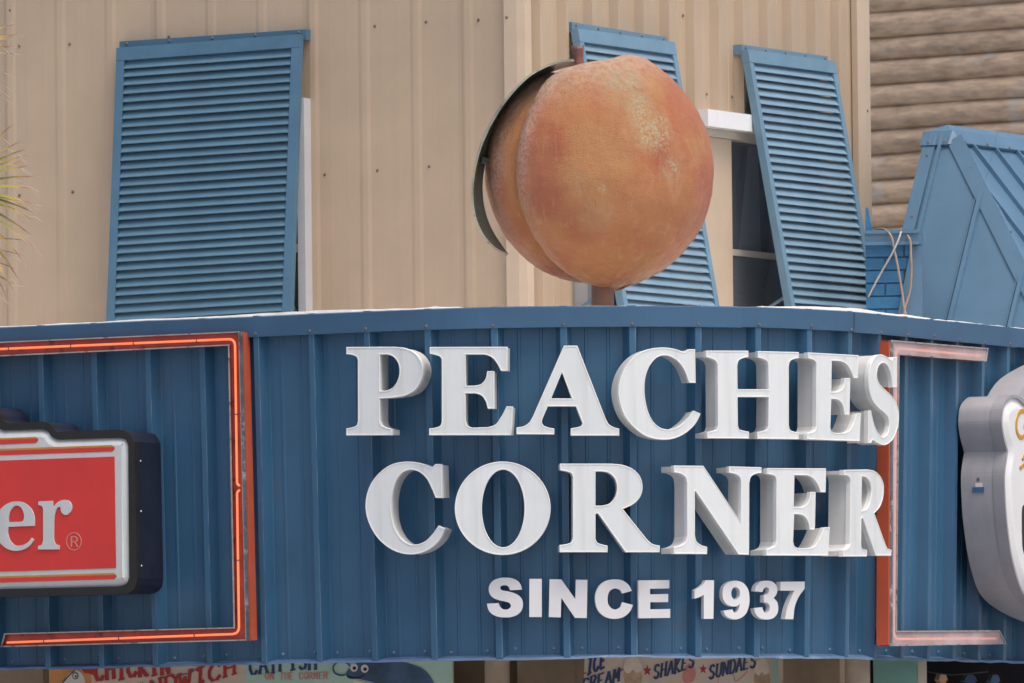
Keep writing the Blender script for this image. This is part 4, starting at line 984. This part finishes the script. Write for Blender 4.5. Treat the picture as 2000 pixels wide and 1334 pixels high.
def bar(pa, pb, up, w, h, name, mat=m_roof):
    pa, pb = Vector(pa), Vector(pb); d = (pb-pa).normalized(); sd = d.cross(up).normalized()*w/2; u = up.normalized()*h
    q = [pa-sd-up*.002, pa+sd-up*.002, pb+sd-up*.002, pb-sd-up*.002, pa-sd+u, pa+sd+u, pb+sd+u, pb-sd+u]
    return recalc(MB().hexa(q).build(name, mat, tw))
for u in eL[1:-1]:
    h0 = max(0, -u/kR); bar(Lp(u, h0), Lp(u, DROP), faceNL, .022, .028, 'standing_seam')
    bar(Lp(u+.03, h0), Lp(u+.03, DROP), faceNL, .008, .010, 'standing_seam')
for u in eR[1:-1]:
    h0 = max(0, -u/kL) if u < 0 else 0
    bar(Rp(u, h0), Rp(u, DROP), faceNR, .020, .022, 'standing_seam')
# hip trim, two folded strips
bar(Lp(-.035, .03), Lp(-kR*DROP+.055, DROP), faceNL, .085, .012, 'hip_trim')
bar(Rp(.035-.0, .03), Rp(-kL*DROP+.065, DROP), faceNR, .105, .013, 'hip_trim')
bar(Lp(lenL-.035, 0), Lp(lenL-.035, DROP), faceNL, .07, .014, 'rake_trim')
bar(Lp(lenL-.10, .02), Lp(lenL-.10, DROP), faceNL, .018, .022, 'standing_seam')
# end wall behind the rake
q = [Lp(lenL, 0), Lp(lenL, DROP), Lp(lenL, DROP)+Vector((.4, 2.2, 0)), Lp(lenL, 0)+Vector((.4, 2.2, 0))]
b = MB(); b.quad(*q); b.build('end_wall', m_roof, tw)
# ridge cap: folded sheet with skirts
zc_ = Vector((0, 0, 1))
apex = Lp(0, 0)+zc_*.052-nL*.03-nR*.03
for (pa, pb, fn, nm, ba, bb) in ((Lp(lenL+.012, -.005), Lp(-.012, -.005), faceNL, 'ridge_cap', Lp(lenL+.012, -.005)+zc_*.020-nL*.03, apex),
                                 (Rp(-.006, -.005), Rp(2.4, -.005), faceNR, 'ridge_cap', apex+nR*.004, Rp(2.4, -.005)+zc_*.052-nR*.06)):
    dn = (dnL if fn is faceNL else dnR).normalized()*.085; n = 24
    rows = [[pa.lerp(pb, k/n)+dn+fn*.004 for k in range(n+1)],
            [pa.lerp(pb, k/n)+dn+fn*(.022+.005*noise.noise((k*.35, 3, 1))) for k in range(n+1)],
            [pa.lerp(pb, k/n)+fn*.028 for k in range(n+1)],
            [ba.lerp(bb, k/n) for k in range(n+1)]]
    b = MB(); b.grid(rows); recalc(b.build(nm, m_roof, tw))
pl_, pr_ = Lp(-.012, -.005), Rp(-.006, -.005); vL, vR = dnL.normalized()*.085, dnR.normalized()*.085
b = MB(); b.quad(pl_+vL+faceNL*.022, pr_+vR+faceNR*.022, pr_+faceNR*.028, pl_+faceNL*.028); b.quad(pl_+faceNL*.028, pr_+faceNR*.028, apex+nR*.004, apex)
recalc(b.build('cap_corner', m_roof, tw))
b = MB()
for u in (.05, .33, .61, .89): dome(b, Rp(u, .055)+faceNR*.024, faceNR, .009)
for u, h in ((.03, .42), (.09, .75), (.12, .55)): dome(b, Rp(-kL*h+.08, h)+faceNR*.016, faceNR, .008)
for h in (.12, .45, .7): dome(b, Lp(lenL-.04, h)+faceNL*.016, faceNL, .007)
for u in (.10, .01): dome(b, Lp(u, .055)+faceNL*.024, faceNL, .007)
b.build('roof_screws', m_screw, tw, 'stuff')

# ------------------------------------------------------------------ blue painted brick wall with cables
BYD = 52.6
FB = Frame(radians(-6), at_y(1700, 500, BYD)); FB.O.z = 0
bw = thing('brick_wall', 'blue painted brick parapet wall between the tan building and the blue roof', 'wall', FB.mat())
xA, zcap = FB.xz(1690, 451); xB, _ = FB.xz(1796, 451); _, zcb = FB.xz(1700, 478)
zb0 = FB.xz(1700, 640)[1]-.4
MB().box(xA, xB-.02, .003, .24, zb0, zcb-.0).build('core', m_mortar, bw)
ch = .0667
bme = None
for k in range(11):
    z1 = zcb-.004-k*ch; z0 = z1-ch+.008
    xx = xA-(.1 if k % 2 else .0)
    while xx < xB-.02:
        x0, x1 = max(xA, xx), min(xB-.02, xx+.195)
        if x1-x0 > .03:
            yo = random.uniform(-.002, .002)
            b = MB(); b.box(x0, x1, -.010+yo, .002, z0, z1); b.build('brick', m_brick, bw)
        xx += .205
b = MB(); b.box(xA, xB, -.045, .26, zcb+.001, zcap-.018); b.box(xA, xB, -.055, .27, zcap-.018, zcap); b.box(xA, xB, -.062, -.0455, zcb-.006, zcb+.012); b.build('coping', m_roof, bw)
fin = [FB.xz(1694, 405, -.02), FB.xz(1703, 451, -.02), FB.xz(1690, 451, -.02), FB.xz(1690, 405, -.02)]
MB().prism([ccw(fin)], -.02, .05).build('end_flashing', m_brick, bw)
fl_ = [FB.xz(x, y, -.02) for x, y in ((1780, 480), (1800, 480), (1802, 640), (1748, 640))]
MB().prism([ccw(fl_)], -.022, .05).build('side_flashing', m_roof, bw)
def cable(label, pts, r, mat):
    P = []
    q = path([(x, y, 1) for x, y, *_ in pts], 6); q = q[:(len(pts)-1)*6+1]
    for k, (x, y) in enumerate(q):
        yy = pts[min(k//6, len(pts)-1)][2]; yn = pts[min(k//6+1, len(pts)-1)][2]; yv = yy+(yn-yy)*(k % 6)/6
        X, Z = FB.xz(x, y, yv); P.append(FB.world(X, yv, Z))
    o = P[0].copy()
    b = MB(); b.tube([p-o for p in P], r, 8); ob = b.build('cable', mat); ob.location = o
    return tag(ob, label, 'cable', 'cables hanging on the blue brick wall')
cable('tan cable crossing diagonally in front of the blue brick, left one', [(1712, 448, .12), (1728, 448, -.02), (1737, 456, -.08), (1747, 490, -.085), (1757, 540, -.07), (1762, 570, -.06), (1766, 600, -.06), (1775, 640, -.05)], .0056, m_cable)
cable('grey cable slanting down to the left across the blue brick', [(1760, 452, -.072), (1757, 462, -.085), (1745, 490, -.10), (1728, 520, -.06), (1703, 566, -.035), (1696, 580, -.03)], .0050, m_cabled)
cable('dark ended cable hanging beside the blue roof, right one', [(1768, 456, .03), (1774, 462, -.08), (1779, 500, -.085), (1780, 540, -.07), (1777, 570, -.06), (1768, 600, -.06), (1760, 640, -.05)], .0056, m_cable)

# ------------------------------------------------------------------ storefront under the parapet
GL = {'A': [[(0,0),(.5,1),(1,0)],[(.2,.4),(.8,.4)]], 'C': [[(.95,.8),(.7,1),(.3,1),(.03,.7),(.03,.3),(.3,0),(.7,0),(.95,.2)]], 'D': [[(.1,0),(.1,1),(.6,1),(.95,.7),(.95,.3),(.6,0),(.1,0)]],
 'E': [[(.9,0),(.1,0),(.1,1),(.9,1)],[(.1,.5),(.7,.5)]], 'F': [[(.1,0),(.1,1),(.9,1)],[(.1,.5),(.7,.5)]], 'H': [[(.1,0),(.1,1)],[(.9,0),(.9,1)],[(.1,.5),(.9,.5)]], 'I': [[(.5,0),(.5,1)]],
 'K': [[(.1,0),(.1,1)],[(.9,1),(.15,.45),(.9,0)]], 'M': [[(.05,0),(.1,1),(.5,.3),(.9,1),(.95,0)]], 'N': [[(.1,0),(.1,1),(.9,0),(.9,1)]], 'O': [[(.5,1),(.1,.8),(.03,.5),(.1,.2),(.5,0),(.9,.2),(.97,.5),(.9,.8),(.5,1)]],
 'R': [[(.1,0),(.1,1),(.65,1),(.9,.8),(.65,.5),(.1,.5)],[(.5,.5),(.95,0)]], 'S': [[(.9,.85),(.6,1),(.25,.97),(.08,.75),(.3,.56),(.7,.45),(.93,.25),(.75,.03),(.4,0),(.08,.15)]], 'T': [[(.5,0),(.5,1)],[(.02,1),(.98,1)]],
 'U': [[(.1,1),(.1,.25),(.35,0),(.65,0),(.9,.25),(.9,1)]], 'W': [[(0,1),(.25,0),(.5,.7),(.75,0),(1,1)]], 'L': [[(.1,1),(.1,0),(.9,0)]]}
SERIF = {'A': [(0,0),(1,0)], 'H': [(.1,0),(.9,0),(.1,1),(.9,1)], 'I': [(.5,0),(.5,1)], 'K': [(.1,0),(.9,0),(.1,1)], 'N': [(.1,0),(.9,1)], 'M': [(.05,0),(.95,0)], 'F': [(.1,0)], 'T': [(.5,0)], 'R': [(.1,0),(.95,0)], 'D': [(.1,1)], 'W': [(0,1),(1,1)], 'U': [(.1,1),(.9,1)]}
def mtext(F, txt, px0, py0, px1, py1, hpx, y, mat, parent, thick=.16, slant=0, serif=True, wob=.0, gap=.28):
    """hand painted lettering: baseline from (px0,py0) to (px1,py1), cap height in px"""
    n = len(txt)
    ax, az = F.xz(px0, py0, y); bx, bz = F.xz(px1, py1, y); hz = F.xz(px0, py0-hpx, y)[1]-az
    stepx = (bx-ax)/n; stepz = (bz-az)/n; wd = stepx/(1+gap)
    lay = 0
    for i, c in enumerate(txt):
        if c == ' ': continue
        b = MB()
        up = random.uniform(-wob, wob)*hz; rot = random.uniform(-wob, wob)*.8
        cw_ = wd*(.45 if c == 'I' else 1); ox = ax+stepx*i+(wd-cw_)/2
        def T(p):
            X = (p[0]-.5)*cw_; Zz = p[1]*hz
            return Vector((ox+cw_/2+X*cos(rot)-Zz*sin(rot)+slant*Zz, 0, az+stepz*(i+p[0])+Zz+X*sin(rot)+up))
        segs = [(pl[k], pl[k+1]) for pl in GL[c] for k in range(len(pl)-1)]
        if serif:
            for sx_, sz_ in SERIF.get(c, []): segs.append(((sx_-.2 if c != 'I' else -.2, sz_), (sx_+.2 if c != 'I' else 1.2, sz_)))
        for a, d in segs:
            A, D = T(a), T(d); t = (D-A); 
            if t.length < 1e-6: continue
            t = t.normalized(); horiz = abs(t.z) < .35
            w = hz*thick*(.55 if horiz else 1)/2; nn = Vector((-t.z, 0, t.x))*w; e = t*w*.35
            yy = y-.0003*(lay % 9); lay += 1
            b.quad(*[tuple(q+Vector((0, yy, 0))) for q in (A-e-nn, D+e-nn, D+e+nn, A-e+nn)])
        b.build('painted_letter', mat, parent)
FM = Frame(TL, fpt(-1.2, ZB, -1.15)); FM.O.z = ZB-1.6
sw = thing('store_front', 'shaded brown storefront wall with tan columns under the blue parapet', 'storefront', Vector((FM.O.x, FM.O.y, 0)))
def along(d, z0, z1, sa, sb, name, mat, parent, root, n=30):
    b = MB(); rows = [[], []]
    for k in range(n+1):
        s = sa+(sb-sa)*k/n; 
        for r, z in enumerate((z0, z1)): rows[r].append(fpt(s, z, d)-root.location)
    b.grid(rows); return b.build(name, mat, parent)
along(-1.34, ZB-2.6, ZB+.07, S_MIN, 1.12, 'wall', m_store, sw, sw)
def column(px0, px1, mat, name, Yc=48.35, rnd=False):
    a = at_y(px0, 1310, Yc); c = at_y(px1, 1310, Yc)
    b = MB()
    if rnd: b.tube([Vector(((a.x+c.x)/2, Yc, ZB-2.6))-sw.location, Vector(((a.x+c.x)/2, Yc, ZB+.07))-sw.location], (c.x-a.x)/2, 18)
    else: b.box(a.x-sw.location.x, c.x-sw.location.x, Yc-sw.location.y, Yc+.05-sw.location.y, ZB-2.6, ZB+.07)
    return b.build(name, mat, sw)
column(-60, 90, m_pipe, 'column', 49.9)
column(946, 996, m_pipe, 'drain_pipe', rnd=True)
column(1650, 1698, m_pipe, 'drain_pipe', rnd=True)
column(1010, 1122, m_store, 'pier'); column(1530, 1640, m_store, 'pier')
# mural boards
def board(label, F, x0, x1, mat, h=.9):
    a, zt_ = F.xz(x0, 1300); c, _ = F.xz(x1, 1300)
    r = thing('mural_board', label, 'painted sign', F.mat(), 'painted menu boards under the parapet')
    ztop = ZB+.06-F.O.z
    MB().box(a, c, 0, .02, ztop-h, ztop).build('panel', mat, r)
    return r
Fm1 = Frame(radians(-16), at_y(500, 1310, 48.6)); Fm1.O.z = ZB-1.0
bd = board('painted menu board reading CHICKIN SANDWICH and CATFISH ON THE CORNER', Fm1, 96, 884, m_cboard)
a_, _ = Fm1.xz(480, 1310); c_, _ = Fm1.xz(883, 1310)
MB().box(a_, c_, -.0015, -.0001, ZB-.9-Fm1.O.z, ZB+.059-Fm1.O.z).build('mint_field', m_mboard, bd)
a_, _ = Fm1.xz(97, 1310); c_, _ = Fm1.xz(178, 1310)
MB().box(a_, c_, -.0015, -.0001, ZB-.9-Fm1.O.z, ZB+.059-Fm1.O.z).build('orange_field', m_torange, bd)
mtext(Fm1, 'CHICKIN', 186, 1331, 336, 1314, 37, -.004, m_tred, bd, .21, 0, True, .05)
mtext(Fm1, 'SANDWICH', 236, 1378, 466, 1315, 30, -.004, m_tred, bd, .22, 0, True, .05)
mtext(Fm1, 'CATFISH', 488, 1316, 622, 1306, 32, -.004, m_tnavy, bd, .19, 0, True, .05)
mtext(Fm1, 'ON THE CORNER', 518, 1327, 642, 1326, 13, -.004, m_tpink, bd, .2, 0, False, .03)
def blob(F, pts, y, name, mat, parent):
    return MB().prism([ccw(loc(F, path([(x, yy, 1) for x, yy in pts])))], y, y+.0015, False).build(name, mat, parent)
fish = blob(Fm1, [(676,1318),(684,1304),(700,1294),(730,1290),(770,1290),(800,1296),(828,1308),(845,1328),(850,1352),(820,1352),(790,1348),(740,1336),(700,1326),(680,1324)], -.005, 'painted_catfish', m_fish, bd)
for cx, cy in ((692, 1304), (713, 1306)):
    blob(Fm1, [(cx+7.5*cos(t*pi/4), cy+8*sin(t*pi/4)) for t in range(8)], -.0067, 'fish_eye', m_twhite, fish)
    blob(Fm1, [(cx+1+3.4*cos(t*pi/3), cy+1+3.6*sin(t*pi/3)) for t in range(6)], -.0084, 'fish_pupil', m_black, fish)
blob(Fm1, [(690,1330),(720,1335),(760,1343),(800,1350),(800,1360),(720,1350),(695,1340)], -.0062, 'fish_belly', m_twhite, fish)
def stroke(F, pts, y, r, name, mat, parent): return ribbon(F, spl(pts), y, r, name, mat, parent)
stroke(Fm1, [(684,1302),(672,1293),(658,1294),(650,1304),(653,1314),(664,1319),(676,1317)], -.009, .0035, 'fish_whisker', m_tnavy, fish)
stroke(Fm1, [(678,1321),(690,1324),(705,1322),(712,1318)], -.009, .003, 'fish_mouth', m_black, fish)
hen = blob(Fm1, [(122,1345),(128,1325),(138,1313),(150,1309),(160,1315),(166,1328),(168,1345)], -.005, 'painted_hen', m_twhite, bd)
blob(Fm1, [(160,1306),(170,1300),(182,1302),(190,1309),(186,1318),(176,1316),(166,1314)], -.0062, 'hen_comb', m_tred, hen)
blob(Fm1, [(148+6*cos(t*pi/4), 1320+7*sin(t*pi/4)) for t in range(8)], -.0067, 'hen_eye', m_black, hen)
blob(Fm1, [(148+4.2*cos(t*pi/4), 1320+5*sin(t*pi/4)) for t in range(8)], -.0082, 'hen_eye_white', m_twhite, hen)
blob(Fm1, [(149+2*cos(t*pi/3), 1321+2.4*sin(t*pi/3)) for t in range(6)], -.0097, 'hen_pupil', m_black, hen)
stroke(Fm1, [(122,1334),(130,1324),(138,1316),(146,1309)], -.009, .0025, 'hen_outline', m_black, hen)
stroke(Fm1, [(340,1326),(354,1318),(372,1314),(384,1306),(394,1298)], -.004, .0025, 'flourish', m_tnavy, bd)
Fm2 = Frame(radians(6), at_y(1320, 1310, 48.45)); Fm2.O.z = ZB-1.0
bd2 = board('painted menu board reading ICE CREAM, SHAKES and SUNDAES with cones and stars', Fm2, 1128, 1520, m_mboard)
a_, _ = Fm2.xz(1131, 1310); c_, _ = Fm2.xz(1508, 1310)
MB().box(a_, c_, -.0015, -.0001, ZB-.9-Fm2.O.z, ZB+.059-Fm2.O.z).build('cream_field', m_cboard, bd2)
mtext(Fm2, 'ICE', 1146, 1318, 1184, 1303, 30, -.004, m_tnavy, bd2, .17, .1, True, .03)
mtext(Fm2, 'CREAM', 1136, 1352, 1212, 1330, 25, -.004, m_tnavy, bd2, .2, .1, True, .03)
mtext(Fm2, 'SHAKES', 1276, 1327, 1358, 1302, 26, -.004, m_tnavy, bd2, .17, .1, True, .03)
mtext(Fm2, 'SUNDAES', 1384, 1327, 1478, 1302, 26, -.004, m_tnavy, bd2, .17, .1, True, .03)
def star(cx, cy, r):
    pts = [(cx+r*(1 if k % 2 == 0 else .42)*sin(k*pi/5), cy-1.25*r*(1 if k % 2 == 0 else .42)*cos(k*pi/5)) for k in range(10)]
    MB().prism([ccw(loc(Fm2, pts))], -.004, -.0025, False).build('star', m_tred, bd2)
star(1264, 1310, 9); star(1373, 1307, 8)
for (cx, cy, w_) in ((1236, 1300, 17), (1488, 1304, 13)):
    blob(Fm2, [(cx-w_*.75, cy+8), (cx, cy+9), (cx+w_*.75, cy+8), (cx+w_*.3, cy+50), (cx-w_*.3, cy+50)], -.0035, 'painted_cone', m_cone, bd2)
    blob(Fm2, [(cx-w_, cy+10), (cx-w_*1.05, cy-2), (cx-w_*.5, cy-16), (cx+w_*.2, cy-20), (cx+w_*.85, cy-8), (cx+w_, cy+10), (cx+w_*.4, cy+14), (cx, cy+8), (cx-w_*.5, cy+15)], -.005, 'painted_scoop', m_cream2, bd2)
blob(Fm2, [(1334,1312),(1340,1300),(1350,1296),(1357,1305),(1354,1330),(1342,1336),(1334,1330)], -.0035, 'painted_shake', m_tpink, bd2)
stroke(Fm2, [(1402,1336),(1408,1318),(1420,1312),(1432,1318),(1436,1330),(1450,1322),(1462,1308)], -.0035, .0022, 'flourish', m_tpink, bd2)
stroke(Fm2, [(1134,1318),(1140,1316),(1146,1313)], -.0035, .003, 'flourish', m_tred, bd2)
stroke(Fm2, [(1208,1313),(1213,1310),(1218,1306)], -.0035, .003, 'flourish', m_tred, bd2)
# mint panel, white post, dark opening with goods
def plate(name, label, cat, px0, px1, Y, mat, dep=.05, h=1.6):
    a = at_y(px0, 1310, Y); c = at_y(px1, 1310, Y)
    r = thing(name, label, cat, Vector(((a.x+c.x)/2, Y, ZB-h)))
    MB().box(-(c.x-a.x)/2, (c.x-a.x)/2, 0, dep, 0, h+.06).build('panel', mat, r); return r
plate('mint_panel', 'plain mint green panel under the right end of the parapet', 'panel', 1706, 1791, 48.9, m_mint)
plate('white_post', 'narrow cream post beside the mint green panel', 'post', 1792, 1810, 48.95, m_cboard)
along(-2.3, ZB-2.6, ZB+.07, 1.2, S_MAX, 'opening_shade_sheet', m_void, sw, sw)  # black strip painted as the opening's shade
b = MB(); q_ = at_y(1700, 1310, 51.6)-sw.location; q2_ = at_y(2300, 1310, 51.6)-sw.location; b.box(q_.x, q2_.x, q_.y, q_.y+.05, ZB-2.6, ZB+.30); b.build('shop_shade_backdrop', m_void, sw)  # added dark backdrop standing in for shade in the shop
for k, (px, py, w_, hh_, mat, lab) in enumerate(((1838, 1326, 11, 22, m_cone, 'tan shirt hanging in the dark shop opening beside the cream post'), (1892, 1328, 16, 26, m_tnavy, 'dark blue shirt hanging in the shop opening'), (1940, 1328, 12, 26, m_fish, 'slate blue shirt hanging in the shop opening'))):
    F = Frame(radians(30), at_y(px, py, 50.2))
    pts = [(px-w_*.5, py-8), (px-w_*.2, py-11), (px, py-9), (px+w_*.2, py-11), (px+w_*.5, py-8), (px+w_*.8, py+2), (px+w_*.5, py+5), (px+w_*.45, py+hh_), (px-w_*.45, py+hh_), (px-w_*.5, py+5), (px-w_*.8, py+2)]
    o = MB().prism([ccw([F.xz(x, y) for x, y in pts])], -.02, .02).build('shirt', mat); o.matrix_world = F.mat(); tag(o, lab, 'shirt', 'shirts hanging in the shop opening')
b = MB(); P = [at_y(x, y, 49.1) for x, y in ((1800, 1309), (1825, 1314), (1860, 1318), (1890, 1316), (1930, 1312))]
ob = b.tube([p-P[0] for p in P], .004, 6).build('cable', m_black); ob.location = P[0]; tag(ob, 'thin dark cable sagging across the shop opening at lower right', 'cable')

# ------------------------------------------------------------------ palm at the left edge
pb = at_y(-230, 700, 45.5)
pt_ = thing('palm_tree', 'fan palm whose dry pointed leaf tips reach in at the left edge', 'palm', Vector((pb.x, pb.y, 0)))
crown = at_y(-210, 330, 45.5)-pt_.location
b = MB(); b.tube([(crown.x*t+.04*sin(t*5), 0, crown.z*t) for t in [k/14 for k in range(15)]], .16, 14, rfun=lambda t: 1.15-.25*t); b.build('trunk', m_trunk, pt_)
def blade(parent, A, Bt, sag, w, fil=True):
    n = 14; rows = []; tips = []
    A, Bt = Vector(A), Vector(Bt); d = (Bt-A)
    sd = d.cross(Vector((0, 1, 0))).normalized()*.4+Vector((0, 1, 0))*.9
    for k in range(n+1):
        t = k/n; p = A+d*t+Vector((0, 0, -sag*t*t*t))
        ww = w*(1-t)**.7*(.5+.5*min(1, t*5))+.0006
        rows.append([p-sd*ww, p+d.cross(sd).normalized()*ww*.5, p+sd*ww]); tips += [t]*3
    b = MB(); b.grid(rows, True); o = b.build('leaf_blade', m_bl, parent)
    at = o.data.attributes.new('tip', 'FLOAT', 'POINT'); at.data.foreach_set('value', tips)
    return rows
def frond(hub, tips_px, seed):
    rnd = random.Random(seed)
    h = at_y(hub[0], hub[1], 45.4)-pt_.location
    b = MB(); b.tube([crown, crown.lerp(h, .5)+Vector((0, 0, .05)), h], .018, 8); fr_ = b.build('frond', m_bl, pt_)
    at = fr_.data.attributes.new('tip', 'FLOAT', 'POINT'); at.data.foreach_set('value', [.2]*len(fr_.data.vertices))
    f = MB()
    for (x, y) in tips_px:
        T = at_y(x, y, 45.3+rnd.uniform(-.15, .15))-pt_.location
        rr = blade(fr_, h, T+Vector((0, 0, .05)), .05, rnd.uniform(.017, .026))
        for _ in range(2):                       # curly threads at the tips
            k = rnd.randint(8, 12); p = rr[k][1]; q = p+Vector((rnd.uniform(.02, .10), rnd.uniform(-.04, .04), rnd.uniform(-.09, .01)))
            f.tube([p, p.lerp(q, .5)+Vector((0, 0, .012)), q], .0011, 4)
    f.build('leaf_threads', m_fil, fr_, 'stuff')
frond((-95, 372), [(46, 274), (58, 289), (62, 301), (57, 313), (66, 324), (80, 346), (62, 370), (74, 372), (80, 405), (82, 412), (74, 420), (60, 427), (78, 438), (74, 470), (86, 502), (56, 522), (45, 560), (34, 585), (30, 240), (22, 602)], 3)
frond((-150, 120), [(44, 45), (52, 66), (46, 108), (48, 72), (30, 150), (40, 92), (26, 178), (28, 205)], 5)
frond((-160, 480), [(52, 470), (40, 530), (48, 500), (34, 560), (24, 600), (12, 588)], 9)
